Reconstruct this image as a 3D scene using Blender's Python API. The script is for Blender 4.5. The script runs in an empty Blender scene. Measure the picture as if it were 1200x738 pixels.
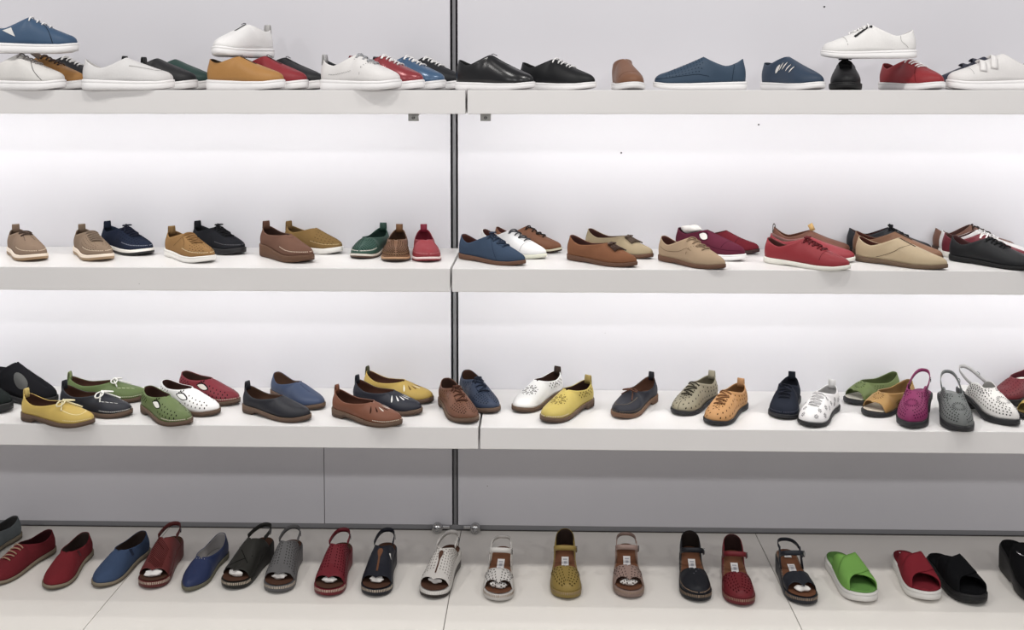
import bpy, math, random
import numpy as np
from mathutils import Vector
from mathutils.bvhtree import BVHTree

random.seed(7)
SC = bpy.context.scene
COL = SC.collection
PI = math.pi

# ------------------------------------------------------------------ camera model
F, CX, HZ = 1250.0, 600.0, 105.2
PITCH, YAW = math.radians(3.0), math.radians(-1.5)
CY = HZ + F * math.tan(PITCH)
fw = Vector((math.sin(YAW) * math.cos(PITCH), math.cos(YAW) * math.cos(PITCH), -math.sin(PITCH)))
rt = Vector((math.cos(YAW), -math.sin(YAW), 0))
up = rt.cross(fw)
D_FRONT, D_WALL = 3.055, 3.455

def ray(px, py):
    return fw + rt * ((px - CX) / F) - up * ((py - CY) / F)

def on_y(px, py, Y):
    d = ray(px, py)
    return d * (Y / d.y)

EYE = -on_y(600, 621.5, D_WALL).z            # eye height over the floor
def zat(py, Y=D_FRONT):
    return EYE + on_y(600, py, Y).z
SHELF = [(zat(105.5), zat(133.5)), (zat(315.0), zat(342.5)), (zat(501.0), zat(526.5))]   # top and bottom heights

def on_z(px, py, z):
    d = ray(px, py)
    p = d * ((z - EYE) / d.z)
    return Vector((p.x, p.y, z))

def heel_from(toe, hx, L):
    # the point at distance L from the toe, on the vertical plane through pixel column hx, farther side
    d = ray(hx, 400); k = d.x / d.y
    # x = k*y ; (k*y - X)^2 + (y - Y)^2 = L^2
    X, Y = toe.x, toe.y
    a = k * k + 1; b = -2 * (k * X + Y); c = X * X + Y * Y - L * L
    disc = b * b - 4 * a * c
    y = (-b + math.sqrt(max(disc, 0))) / (2 * a)
    v = Vector((k * y - X, y - Y, 0))
    return toe + v.normalized() * L

# ------------------------------------------------------------------ materials
def lin(h):
    h = h.lstrip('#')
    o = []
    for i in (0, 2, 4):
        c = int(h[i:i + 2], 16) / 255
        o.append(c / 12.92 if c <= .04045 else ((c + .055) / 1.055) ** 2.4)
    return (*o, 1)

_M = {}
def M(hexc, kind='leather'):
    key = (hexc, kind)
    if key in _M: return _M[key]
    m = bpy.data.materials.new('%s %s' % (kind, hexc)); m.use_nodes = True
    nt = m.node_tree; b = nt.nodes['Principled BSDF']
    c = lin(hexc)
    if kind not in ('metal', 'paint', 'paper'):
        g = .2126 * c[0] + .7152 * c[1] + .0722 * c[2]
        c = (*[(g + (v - g) * .80) * (.78 + .17 * min(1, g / .5)) for v in c[:3]], 1)
    N = lambda t: nt.nodes.new(t)
    tc = N('ShaderNodeTexCoord')
    rough, sc, bump, var, metal, spec = dict(
        leather=(.48, 260, .10, .10, 0, .25), suede=(.92, 900, .22, .16, 0, .1), shiny=(.28, 120, .06, .06, .15, .6),
        canvas=(.9, 1400, .35, .18, 0, .2), rubber=(.55, 60, .03, .05, 0, .4), sole=(.7, 500, .12, .14, 0, .3),
        lining=(.85, 500, .10, .12, 0, .2), hole=(.9, 50, 0, 0, 0, .1), metal=(.25, 90, .02, .03, 1, .5),
        lace=(.85, 1500, .3, .1, 0, .2), paper=(.8, 90, .3, .04, 0, .2), woven=(.6, 330, .6, .3, 0, .3), paint=(.4, 30, .02, .02, 0, .4))[kind]
    ns = N('ShaderNodeTexNoise'); ns.inputs['Scale'].default_value = sc; ns.inputs['Detail'].default_value = 3
    nt.links.new(tc.outputs['Object'], ns.inputs['Vector'])
    n2 = N('ShaderNodeTexNoise'); n2.inputs['Scale'].default_value = 22; n2.inputs['Detail'].default_value = 2
    nt.links.new(tc.outputs['Object'], n2.inputs['Vector'])
    mx = N('ShaderNodeMix'); mx.data_type = 'RGBA'
    mx.inputs[6].default_value = (*[v * (1 - var) for v in c[:3]], 1)
    mx.inputs[7].default_value = (*[min(1, v * (1 + var)) for v in c[:3]], 1)
    ad = N('ShaderNodeMath'); ad.operation = 'ADD'
    ml = N('ShaderNodeMath'); ml.operation = 'MULTIPLY'; ml.inputs[1].default_value = .5
    nt.links.new(ns.outputs['Fac'], ad.inputs[0]); nt.links.new(n2.outputs['Fac'], ad.inputs[1])
    nt.links.new(ad.outputs[0], ml.inputs[0]); nt.links.new(ml.outputs[0], mx.inputs[0])
    nt.links.new(mx.outputs[2], b.inputs['Base Color'])
    if bump:
        bp = N('ShaderNodeBump'); bp.inputs['Strength'].default_value = bump; bp.inputs['Distance'].default_value = .002
        nt.links.new(ns.outputs['Fac'], bp.inputs['Height']); nt.links.new(bp.outputs[0], b.inputs['Normal'])
    b.inputs['Roughness'].default_value = rough; b.inputs['Metallic'].default_value = metal
    b.inputs['Specular IOR Level'].default_value = spec
    _M[key] = m
    return m

# ------------------------------------------------------------------ mesh building
class MB:
    def __init__(s): s.v = []; s.f = []; s.m = []
    def add(s, vs, fs, mat=0):
        o = len(s.v); s.v += [tuple(v) for v in vs]
        for f in fs: s.f.append([i + o for i in f]); s.m.append(mat)
    def build(s, name, mats, parent=None, smooth=True):
        me = bpy.data.meshes.new(name)
        me.from_pydata(s.v, [], s.f); me.update()
        for m in mats: me.materials.append(m)
        me.polygons.foreach_set('material_index', [min(k, len(mats) - 1) for k in s.m])
        me.polygons.foreach_set('use_smooth', [smooth] * len(s.f))
        o = bpy.data.objects.new(name, me); COL.objects.link(o)
        if parent is not None: o.parent = parent
        return o

def box(mb, x0, x1, y0, y1, z0, z1, mat=0, bev=0.0):
    if bev <= 0:
        vs = [(x, y, z) for z in (z0, z1) for y in (y0, y1) for x in (x0, x1)]
        mb.add(vs, [(0, 2, 3, 1), (4, 5, 7, 6), (0, 1, 5, 4), (2, 6, 7, 3), (0, 4, 6, 2), (1, 3, 7, 5)], mat); return
    import bmesh
    bm = bmesh.new(); bmesh.ops.create_cube(bm, size=1)
    for v in bm.verts:
        v.co = Vector(((x0 + x1) / 2 + v.co.x * (x1 - x0), (y0 + y1) / 2 + v.co.y * (y1 - y0), (z0 + z1) / 2 + v.co.z * (z1 - z0)))
    bmesh.ops.bevel(bm, geom=list(bm.edges), offset=bev, segments=2, affect='EDGES', profile=.5)
    bm.verts.index_update()
    mb.add([v.co[:] for v in bm.verts], [[v.index for v in f.verts] for f in bm.faces], mat); bm.free()

def tube(mb, pts, r, mat=0, n=6, closed=False):
    pts = [Vector(p) for p in pts]; k = len(pts); vs = []; fs = []
    for i, p in enumerate(pts):
        a = pts[(i - 1) % k] if (closed or i) else pts[0]
        c = pts[(i + 1) % k] if (closed or i < k - 1) else pts[-1]
        t = (c - a); t = t.normalized() if t.length > 1e-9 else Vector((1, 0, 0))
        h = Vector((0, 0, 1)) if abs(t.z) < .9 else Vector((1, 0, 0))
        u = t.cross(h).normalized(); w = u.cross(t)
        rr = r(i / (k - 1)) if callable(r) else r
        for j in range(n):
            q = 2 * PI * j / n
            vs.append(p + u * (rr * math.cos(q)) + w * (rr * math.sin(q)))
    for i in range(k if closed else k - 1):
        i2 = (i + 1) % k
        for j in range(n):
            fs.append((i * n + j, i * n + (j + 1) % n, i2 * n + (j + 1) % n, i2 * n + j))
    if not closed:
        fs.append(tuple(range(n))); fs.append(tuple(range((k - 1) * n + n - 1, (k - 1) * n - 1, -1)))
    mb.add(vs, fs, mat)

def ribbon(mb, path, wdir, w, th, mat=0):
    path = [Vector(p) for p in path]; k = len(path); vs = []; fs = []
    for i, p in enumerate(path):
        t = path[min(i + 1, k - 1)] - path[max(i - 1, 0)]; t.normalize()
        d = wdir[i] if isinstance(wdir, list) else wdir
        d = Vector(d); d = (d - t * d.dot(t)).normalized(); n = t.cross(d)
        ww = w(i / (k - 1)) if callable(w) else w
        for a, b in ((1, 1), (-1, 1), (-1, -1), (1, -1)):
            vs.append(p + d * (a * ww / 2) + n * (b * th / 2))
    for i in range(k - 1):
        for j in range(4):
            fs.append((i * 4 + j, i * 4 + (j + 1) % 4, i * 4 + 4 + (j + 1) % 4, i * 4 + 4 + j))
    fs.append((3, 2, 1, 0)); fs.append(tuple(range((k - 1) * 4, k * 4)))
    mb.add(vs, fs, mat)

def blob(mb, c, r, amp, seed, mat=0, sq=(1, 1, 1)):
    import bmesh
    bm = bmesh.new(); bmesh.ops.create_icosphere(bm, subdivisions=3, radius=1)
    rnd = random.Random(seed); dirs = [Vector((rnd.gauss(0, 1), rnd.gauss(0, 1), rnd.gauss(0, 1))).normalized() for _ in range(22)]
    for v in bm.verts:
        d = v.co.normalized()
        k = 1 + amp * (max(abs(d.dot(q)) ** 6 for q in dirs[:11]) - max(abs(d.dot(q)) ** 8 for q in dirs[11:]))
        v.co = Vector((c[0] + d.x * k * r * sq[0], c[1] + d.y * k * r * sq[1], c[2] + d.z * k * r * sq[2]))
    bm.verts.index_update()
    mb.add([v.co[:] for v in bm.verts], [[v.index for v in f.verts] for f in bm.faces], mat); bm.free()

def sms(a, b, x):
    t = min(1, max(0, (x - a) / (b - a))); return t * t * (3 - 2 * t)

def crspline(pts, n=40):
    P = [np.array(p, float) for p in pts]
    P = [2 * P[0] - P[1]] + P + [2 * P[-1] - P[-2]]
    out = []
    for i in range(1, len(P) - 2):
        for k in range(n):
            t = k / n
            out.append(.5 * ((2 * P[i]) + (-P[i - 1] + P[i + 1]) * t + (2 * P[i - 1] - 5 * P[i] + 4 * P[i + 1] - P[i + 2]) * t * t + (-P[i - 1] + 3 * P[i] - 3 * P[i + 1] + P[i + 2]) * t ** 3))
    out.append(P[-2]); return np.array(out)

# ------------------------------------------------------------------ the last (foot form) and the soles
OUTLINES = dict(
    round=[(1, 0), (.993, .20), (.968, .43), (.918, .70), (.85, .90), (.76, .99), (.66, .97), (.52, .85), (.40, .75), (.28, .70), (.17, .71), (.08, .64), (.025, .42), (.003, .2), (0, 0)],
    wide=[(1, 0), (.993, .23), (.970, .48), (.924, .75), (.86, .94), (.77, 1.02), (.66, .98), (.52, .87), (.40, .78), (.28, .73), (.17, .73), (.08, .66), (.025, .44), (.003, .2), (0, 0)],
    almond=[(1, 0), (.992, .15), (.965, .34), (.91, .58), (.83, .83), (.74, .97), (.66, .98), (.52, .85), (.40, .74), (.28, .69), (.17, .70), (.08, .63), (.025, .42), (.003, .2), (0, 0)])
SOLES = dict(
    cup=([(0, .031), (.3, .028), (.6, .025), (.85, .025), (1, .031)], [(0, .001), (.08, 0), (.75, 0), (.9, .003), (1, .008)]),
    lowcup=([(0, .024), (.3, .022), (.6, .019), (.85, .019), (1, .024)], [(0, .001), (.08, 0), (.75, 0), (.9, .003), (1, .008)]),
    flat=([(0, .018), (.3, .016), (.7, .012), (.88, .013), (1, .018)], [(0, 0), (.27, 0), (.31, .003), (.45, .001), (.55, 0), (.75, 0), (.9, .002), (1, .006)]),
    step=([(0, .026), (.25, .023), (.45, .018), (.7, .014), (.88, .015), (1, .020)], [(0, 0), (.25, 0), (.27, .009), (.42, .004), (.55, 0), (.78, 0), (.9, .002), (1, .006)]),
    lift=([(0, .040), (.25, .037), (.5, .028), (.75, .021), (1, .026)], [(0, 0), (.75, 0), (.9, .004), (1, .011)]),
    wedge=([(0, .056), (.22, .052), (.45, .038), (.65, .025), (.85, .021), (1, .025)], [(0, 0), (.75, 0), (.9, .002), (1, .007)]),
    tall=([(0, .078), (.22, .074), (.45, .056), (.65, .038), (.85, .032), (1, .034)], [(0, 0), (.42, 0), (.46, .012), (.56, .012), (.60, 0), (.75, 0), (.9, .002), (1, .007)]),
    heel=([(0, .058), (.2, .055), (.45, .040), (.65, .024), (.85, .019), (1, .023)], [(0, .040), (.2, .039), (.45, .024), (.62, .004), (.68, 0), (.8, 0), (.9, .002), (1, .007)]),
    slide=([(0, .034), (.3, .032), (.6, .028), (.85, .028), (1, .034)], [(0, .001), (.08, 0), (.72, 0), (.88, .003), (1, .010)]))

class Last:
    def __init__(s, L, W, toe, sole, bend):
        s.L, s.W, s.bend = L, W, bend
        o = crspline(OUTLINES[toe], 12); o[:, 1] = np.maximum(o[:, 1], 0)
        s.ox = o[:, 0] * L; s.oy = o[:, 1] * W
        d = np.hypot(np.diff(s.ox), np.diff(s.oy)); s.ot = np.concatenate([[0], np.cumsum(d)]); s.plen = s.ot[-1]; s.ot /= s.plen
        gx = np.gradient(s.ox, s.ot); gy = np.gradient(s.oy, s.ot); ln = np.hypot(gx, gy) + 1e-12
        s.nx, s.ny = gy / ln, -gx / ln
        s.nx[0], s.ny[0] = 1, 0; s.nx[-1], s.ny[-1] = -1, 0
        s.zt_c, s.zb_c = SOLES[sole]
    def zt(s, u): return float(np.interp(u, [a for a, b in s.zt_c], [b for a, b in s.zt_c]))
    def zb(s, u): return float(np.interp(u, [a for a, b in s.zb_c], [b for a, b in s.zb_c]))
    def sh(s, x): u = min(1, max(0, x / s.L)); return s.bend * (u ** 2) - s.bend * .35 * math.sin(PI * u)
    def P(s, t):
        return (float(np.interp(t, s.ot, s.ox)), float(np.interp(t, s.ot, s.oy)), float(np.interp(t, s.ot, s.nx)), float(np.interp(t, s.ot, s.ny)))
    def t_at(s, x):  # outline parameter where the outline is at x
        return float(np.interp(-x, -s.ox, s.ot))
    def w_at(s, x): return float(np.interp(s.t_at(x), s.ot, s.oy))

def sole_mesh(last, bands, n=30, wob=0):
    # bands: (fraction of height, outward offset, material of the band above)
    mb = MB(); L = last
    ts = [0.5 * (1 - math.cos(PI * i / n)) for i in range(n + 1)]
    loop = [(t, 1) for t in ts] + [(t, -1) for t in ts[-2:0:-1]]
    m = len(loop); vs = []
    for fr, off, mt in bands:
        for t, sd in loop:
            x, y, nx, ny = L.P(t); X = x + nx * off; Y = (y + ny * off) * sd + L.sh(x); u = x / L.L
            vs.append((X, Y, L.zb(u) + (L.zt(u) - L.zb(u)) * fr))
    for k in range(len(bands) - 1):
        fs = []
        for i in range(m):
            j = (i + 1) % m
            fs.append((k * m + i, k * m + j, (k + 1) * m + j, (k + 1) * m + i))
        if k == 0: mb.add(vs, fs, bands[k][2])
        else:
            for f in fs: mb.f.append(list(f)); mb.m.append(bands[k][2])
    def cap(base, flip, mat):
        for i in range(n):
            a, b = i, i + 1
            c, d = (m - (i + 1)) % m, (m - i) % m
            if i == n - 1: c = b
            q = [base + a, base + b, base + c, base + d]
            q = list(dict.fromkeys(q))
            if len(q) > 2: mb.f.append(q if flip else q[::-1]); mb.m.append(mat)
    cap(0, False, bands[0][2]); cap((len(bands) - 1) * m, True, bands[-1][2])
    return mb

def insole_mesh(last, inset=.003, lift=.0034):
    mb = MB(); L = last; n = 22; vs = []; fs = []
    for i in range(n + 1):
        t = .5 * (1 - math.cos(PI * i / n)); x, y, nx, ny = L.P(t); x -= nx * inset; y = max(0, y - ny * inset)
        z = L.zt(x / L.L) + lift
        for k in range(5):
            f = 1 - k / 2
            vs.append((x, y * f + L.sh(x), z - .0012 * (1 - f * f)))
    for i in range(n):
        for k in range(4):
            a = i * 5 + k; fs.append((a, a + 1, a + 6, a + 5))
    mb.add(vs, fs, 0)
    return mb

# ------------------------------------------------------------------ upper surfaces
class Surf:
    """piece of upper between the feather line and a ridge / top line"""
    def __init__(s, last, ridge, top, tv, t1, box_=.55, bul=.004, wall=.35, bul2=.004, inset=.001):
        s.L, s.ridge, s.top, s.tv, s.t1 = last, ridge, top, tv, t1
        s.a, s.b, s.w, s.b2, s.inset = box_, bul, wall, bul2, inset
    def __call__(s, side, t, f):
        if f > 1 and t <= s.tv: f = 2 - f; side = -side
        f = min(max(f, 0), 1); t = min(max(t, 0), s.t1)
        x, y, nx, ny = s.L.P(t); x -= nx * s.inset; y = max(0, y - ny * s.inset)
        P = np.array((x, y, s.L.zt(x / s.L.L) - .0015))
        T = np.array(s.ridge((t / s.tv) ** 1.4) if t <= s.tv and s.tv > 0 else s.top((t - s.tv) / (s.t1 - s.tv)))
        h = max(T[2] - P[2], .0005)
        w = sms(s.tv - .02, s.tv + .16, t) if s.tv > 0 else 1
        hs = min(1, h / .02)
        P1 = P + np.array((nx * s.b * hs, ny * s.b * hs, h * s.a))
        d = P - T; d[2] = 0
        k = (1 - w)
        P2 = T + d * (.55 * k) + np.array((nx * s.b2 * w * hs, ny * s.b2 * w * hs, -h * (s.w * w + .02 * k)))
        g = 1 - f
        q = P * g ** 3 + P1 * 3 * g * g * f + P2 * 3 * g * f * f + T * f ** 3
        return np.array((q[0], q[1] * side + s.L.sh(q[0]), q[2]))
    def nrm(s, side, t, f):
        e = 2e-3
        t0, tb = max(t - e, 0), min(t + e, s.t1); f0, fb = max(f - e * 4, 0), min(f + e * 4, 1)
        a = s(side, tb, f) - s(side, t0, f); b = s(side, t, fb) - s(side, t, f0)
        n = np.cross(a, b) * side; l = np.linalg.norm(n)
        return n / l if l > 1e-12 else np.array((0, 0, 1.))
    def mapper(s, side, t0, f0):
        e = .004
        lt = np.linalg.norm(s(side, min(t0 + e, s.t1), f0) - s(side, max(t0 - e, 0), f0)) / (min(t0 + e, s.t1) - max(t0 - e, 0)) + 1e-6
        lf = np.linalg.norm(s(side, t0, min(1, f0 + .02)) - s(side, t0, f0 - .02)) / (min(1, f0 + .02) - f0 + .02) + 1e-6
        def m(u, v):
            t, f = t0 - u / lt, f0 + v / lf
            if t < 0 or t > s.t1 or f < 0 or f > 1: return None
            return s(side, t, f), s.nrm(side, t, f)
        return m

def shell(mb, S, t0, t1, nt=34, ns=9, s0=None, s1=None, thick=.0022, mats=(0, 1, 2), tfn=None):
    key = {}; V = []; Fc = []
    def vid(p):
        k = (round(p[0] * 2e4), round(p[1] * 2e4), round(p[2] * 2e4))
        if k not in key: key[k] = len(V); V.append(np.array(p))
        return key[k]
    for side in (1, -1):
        ids = []
        for i in range(nt + 1):
            q = i / nt
            t = t0 + (t1 - t0) * (q if tfn is None else tfn(q))
            a = s0(t) if s0 else 0; b = s1(t) if s1 else 1
            ids.append([vid(S(side, t, a + (b - a) * j / ns)) for j in range(ns + 1)])
        for i in range(nt):
            for j in range(ns):
                q = [ids[i][j], ids[i + 1][j], ids[i + 1][j + 1], ids[i][j + 1]]
                if side < 0: q.reverse()
                q = list(dict.fromkeys(q))
                if len(q) > 2: Fc.append(q)
    N = [np.zeros(3) for _ in V]
    for f in Fc:
        n = np.cross(V[f[1]] - V[f[0]], V[f[2]] - V[f[0]])
        for i in f: N[i] = N[i] + n
    N = [n / (np.linalg.norm(n) + 1e-15) for n in N]
    o = len(mb.v); k = len(V)
    mb.v += [tuple(v) for v in V] + [tuple(v - n * thick) for v, n in zip(V, N)]
    ed = {}
    for f in Fc:
        mb.f.append([i + o for i in f]); mb.m.append(mats[0])
        mb.f.append([i + o + k for i in f[::-1]]); mb.m.append(mats[1])
        for a, b in zip(f, f[1:] + f[:1]): ed[(a, b)] = ed.get((a, b), 0) + 1
    for (a, b) in ed:
        if (b, a) not in ed:
            mb.f.append([o + b, o + a, o + a + k, o + b + k]); mb.m.append(mats[2])
    return BVHTree.FromPolygons([Vector(v) for v in V], Fc)

def topmap(bvh):
    def m(x, y):
        h = bvh.ray_cast(Vector((x, y, .4)), Vector((0, 0, -1)))
        if h[0] is None: return None
        n = h[1] if h[1].z > 0 else -h[1]
        return np.array(h[0]), np.array(n)
    return m

def patch(mb, f, cx, cy, rx, ry=None, ang=0, mat=3, n=8, off=.0005, rings=1, shape=None):
    ry = rx if ry is None else ry
    vs = []; fs = []
    c = f(cx, cy)
    if c is None: return
    vs.append(c[0] + c[1] * off)
    ca, sa = math.cos(ang), math.sin(ang)
    for r in range(1, rings + 1):
        for i in range(n):
            q = 2 * PI * i / n
            u, v = (math.cos(q), math.sin(q)) if shape is None else shape(q)
            u *= rx * r / rings; v *= ry * r / rings
            h = f(cx + u * ca - v * sa, cy + u * sa + v * ca)
            if h is None: return
            vs.append(h[0] + h[1] * off)
    for i in range(n): fs.append((0, 1 + i, 1 + (i + 1) % n))
    for r in range(1, rings):
        for i in range(n):
            a = 1 + (r - 1) * n
            fs.append((a + i, a + n + i, a + n + (i + 1) % n, a + (i + 1) % n))
    # orient outward
    a, b, d = [np.array(vs[i]) for i in fs[0]]
    if np.dot(np.cross(b - a, d - a), c[1]) < 0: fs = [q[::-1] for q in fs]
    mb.add(vs, fs, mat)

def sq(q):  # rounded square
    c, s = math.cos(q), math.sin(q); m = max(abs(c), abs(s)); return c / m, s / m
def leaf(q):
    c, s = math.cos(q), math.sin(q); return c, s * abs(s) ** .5
def drop(q):
    c, s = math.cos(q), math.sin(q); return c, s * (.55 + .45 * c)

def strip(mb, f, pts, w, mat=3, off=.0006):
    P = [np.array(p, float) for p in pts]; vs = []; ok = True
    for i, p in enumerate(P):
        d = P[min(i + 1, len(P) - 1)] - P[max(i - 1, 0)]; l = np.hypot(*d) + 1e-12; nrm = np.array((-d[1], d[0])) / l
        pr = []
        for s in (1, -1):
            h = f(*(p + nrm * s * w / 2))
            if h is None: pr = None; break
            pr.append(h[0] + h[1] * off)
        vs.append(pr)
    for a, b in zip(vs, vs[1:]):
        if a is None or b is None: continue
        mb.add([a[0], a[1], b[1], b[0]], [(0, 1, 2, 3)], mat)

def sstrip(mb, S, pts, w, mat=4, off=.0006):
    """strip along surface parameters (side, t, f)"""
    Q = []
    for (sd, t, f) in pts:
        Q.append((S(sd, t, f), S.nrm(sd, t, f)))
    for i in range(len(Q) - 1):
        (p, n), (q, m) = Q[i], Q[i + 1]
        d = q - p; l = np.linalg.norm(d)
        if l < 1e-7: continue
        a = np.cross(n, d / l) * w / 2
        mb.add([p + a + n * off, p - a + n * off, q - a + m * off, q + a + m * off], [(0, 1, 2, 3)], mat)

def sdash(mb, S, sd, t0, t1, f, n, w, mat=4, duty=.55, off=.0007):
    for i in range(n):
        a = t0 + (t1 - t0) * i / n; b = a + (t1 - t0) / n * duty
        ff = f if not callable(f) else None
        sstrip(mb, S, [(sd, a, ff if ff is not None else f(a)), (sd, b, ff if ff is not None else f(b))], w, mat, off)
WHITE = '#e6e4e0'
# ------------------------------------------------------------------ shoe recipes
def thing(name, label, cat, loc, rz, group=None, tilt=(0, 0)):
    o = bpy.data.objects.new(name, None); COL.objects.link(o)
    o.empty_display_size = .05
    o.location = loc; o.rotation_euler = (tilt[0], tilt[1], rz)
    o['label'] = label; o['category'] = cat
    if group: o['group'] = group
    return o

def fin(mb, name, mats, root, L):
    mb.v = [(x - L / 2, y, z) for x, y, z in mb.v]      # origin at the middle of the sole
    return mb.build(name, mats, root)

BASE = dict(L=.252, W=.0435, toe='round', sole='cup', bend=.007, off=.0035, sc=['#f0eeec'], sk='rubber', groove=True, band=None,
            up='#888888', k='leather', lin='#6b4a38', trim=None, hole='#1c1a19', stitch='#e8dcc4', accent='#ffffff',
            ut=.54, th=.066, sh=.040, hh=.054, bh=.030, tb=.032, ow=.031, ef=1.0, eb=.75, xh=.008, pr=1.2, pf=1.3, bul=.004, wall=.35,
            insole=None, laces=0, lc='#ffffff', lr=.0022, ll=.058, lw=.018, tongue=None, tab=None, sticker=False, heel=None, welt=None)

def make_sole(o, root, last):
    L = last.L; off = o['off']
    if o['band']: bands = o['band']
    elif o['groove']:
        bands = [(0, off - .005, 0), (.06, off - .001, 0), (.30, off, 0), (.66, off + .0005, 0), (.70, off - .0007, 0), (.74, off + .0005, 0), (.93, off, 0), (1, off - .0022, 0)]
    else:
        bands = [(0, off - .004, 0), (.10, off - .0005, 0), (.5, off, 0), (.9, off, 0), (1, off - .0015, 0)]
    if len(o['sc']) > 1 and not o['band']:
        q = bands; bands = [(f, d, 1 if f < .45 else 0) for f, d, m in q]
    mb = sole_mesh(last, bands)
    if o['welt']:
        n = 46
        for sd in (1, -1):
            for i in range(n):
                t = .01 + .80 * i / n
                pts = []
                for tt in (t, t + .010):
                    x, y, nx, ny = last.P(tt); e = off - .0012
                    pts.append(np.array((x + nx * e, (y + ny * e) * sd + last.sh(x), last.zt(x / L) + .0007)))
                d = pts[1] - pts[0]; a = np.array((-d[1], d[0], 0)); a = a / (np.linalg.norm(a) + 1e-9) * .0008
                mb.add([pts[0] + a, pts[0] - a, pts[1] - a, pts[1] + a], [(0, 1, 2, 3)], 2)
    if o.get('rim'):                             # light whip stitches round the toe rim
        n = 18
        for sd in (1, -1):
            for i in range(n):
                t = .004 + .26 * i / n; pts = []
                for fr in (.60, .98):
                    x, y, nx, ny = last.P(t); e = off + .0010 - .0012 * (fr > .9)
                    pts.append(np.array((x + nx * e, (y + ny * e) * sd + last.sh(x), last.zb(x / L) + (last.zt(x / L) - last.zb(x / L)) * fr)))
                x, y, nx, ny = last.P(t); a = np.array((-ny * sd, nx, 0)); a = a / (np.linalg.norm(a) + 1e-9) * .0011
                a = np.array((ny, -nx * sd, 0)) * .0008
                mb.add([pts[0] + a, pts[0] - a, pts[1] - a, pts[1] + a], [(0, 1, 2, 3)], 2)
    mats = [M(c, o['sk']) for c in o['sc']]
    while len(mats) < 2: mats.append(mats[0])
    mats.append(M(o['welt'] or o['stitch'], 'lace'))
    fin(mb, 'sole', mats, root, L)
    if o['heel']:
        mb = MB(); n = 14; vs = []; fs = []
        t0 = last.t_at(L * o.get('hlen', .26))
        loop = [(t0 + (1 - t0) * i / n, 1) for i in range(n + 1)] + [(1 - (1 - t0) * i / n, -1) for i in range(1, n + 1)]
        m = len(loop)
        for fr, e in ((0, -.006), (.06, -.0045), (.6, -.003), (1, .001)):
            for t, sd in loop:
                x, y, nx, ny = last.P(t)
                X = x + nx * (e + off - .002); Y = (y + ny * (e + off - .002)) * sd + last.sh(x)
                if x > L * .2: X = X - .006 * (1 - fr)
                vs.append((X, Y, fr * (last.zb(x / L) + .003)))
        for k in range(3):
            for i in range(m):
                j = (i + 1) % m; fs.append((k * m + i, k * m + j, (k + 1) * m + j, (k + 1) * m + i))
        fs.append(tuple(range(m))[::-1]); fs.append(tuple(range(3 * m, 4 * m)))
        mb.add(vs, fs, 0); ob = fin(mb, 'heel', [M(o['heel'], 'rubber')], root, L)
        for p in ob.data.polygons: p.use_smooth = len(p.vertices) < 5

def make_insole(o, root, last, marks=False):
    mb = insole_mesh(last)
    if marks:
        for sd in (1, -1):                      # whipped edge stitches
            for i in range(34):
                t = .30 + .62 * i / 34; x, y, nx, ny = last.P(t); z = last.zt(x / last.L) + .0038
                p = np.array((x + nx * .001, (y + ny * .001) * sd + last.sh(x), z)); q = np.array((x - nx * .005, (y - ny * .005) * sd + last.sh(x), z + .0004))
                d = q - p; a = np.array((-d[1], d[0], 0)); a = a / np.linalg.norm(a) * .0008
                mb.add([p + a, p - a, q - a, q + a], [(0, 1, 2, 3)], 1)
    ins = fin(mb, 'insole', [M(o['insole'] or o['lin'], 'lining'), M(o['stitch'], 'lace')], root, last.L)
    if o['sticker']:
        mb = MB(); L = last.L
        spots = o['sticker'] if isinstance(o['sticker'], list) else [(.27, .05)]
        for u, ln in spots:
            x0, x1 = L * u, L * u + ln; w = .0105
            z0, z1 = last.zt(x0 / L) + .0042, last.zt(x1 / L) + .0042
            mb.add([(x0, -w, z0), (x1, -w, z1), (x1, w, z1), (x0, w, z0)], [(0, 1, 2, 3)], 0)
            for a, b, c, d in ((.18, .30, -.6, .6), (.40, .62, -.35, .45), (.72, .82, -.6, .2)):
                f = lambda s: z0 + (z1 - z0) * s + .0004
                mb.add([(x0 + (x1 - x0) * a, w * c, f(a)), (x0 + (x1 - x0) * b, w * c, f(b)), (x0 + (x1 - x0) * b, w * d, f(b)), (x0 + (x1 - x0) * a, w * d, f(a))], [(0, 1, 2, 3)], 1)
        ob = fin(mb, 'price_sticker', [M('#dedcdc', 'paint'), M('#a9a9b0', 'paint')], ins, last.L)
        ob['label'] = 'pale paper price sticker on the insole'

def umats(o):
    up = M(o['up'], o['k'])
    return [up, M(o['lin'], 'lining'), M(o['trim'], o['k']) if o['trim'] else up, M(o['hole'], 'hole'), M(o['stitch'], 'lace'), M(o['accent'], o.get('ak', 'leather'))]

def low_surf(o, last):
    L = last.L
    xt, xh = o['ut'] * L, o['xh']
    def ridge(g):
        x = L - o['tb'] + (xt - L + o['tb']) * g
        z = last.zt(x / L) + o['bh'] + (o['th'] - o['bh']) * g ** o['pr']
        return (x, 0, z)
    def top(q):
        a = PI * min(max(q, 0), 1)
        f = .5 * (1 + math.cos(a)); x = xh + (xt - xh) * f
        b = sms(.3, .7, q); e = o['ef'] * (1 - b) + o['eb'] * b
        y = o['ow'] * max(0, math.sin(a)) ** e * (1 - .12 * (1 - f))
        if 1e-6 < q < 1 - 1e-6: y = min(y, last.w_at(x) * .99)
        rel = o['sh'] + (o['hh'] - o['sh']) * ((.42 - f) / .42) ** 1.7 if f < .42 else o['sh'] + (o['th'] - o['sh']) * ((f - .42) / .58) ** o['pf']
        return (x, y if q < 1 - 1e-6 else 0, last.zt(x / L) + rel)
    tv = last.t_at(xt + .018)
    return Surf(last, ridge, top, tv, 1, bul=o['bul'], wall=o['wall'])

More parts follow.
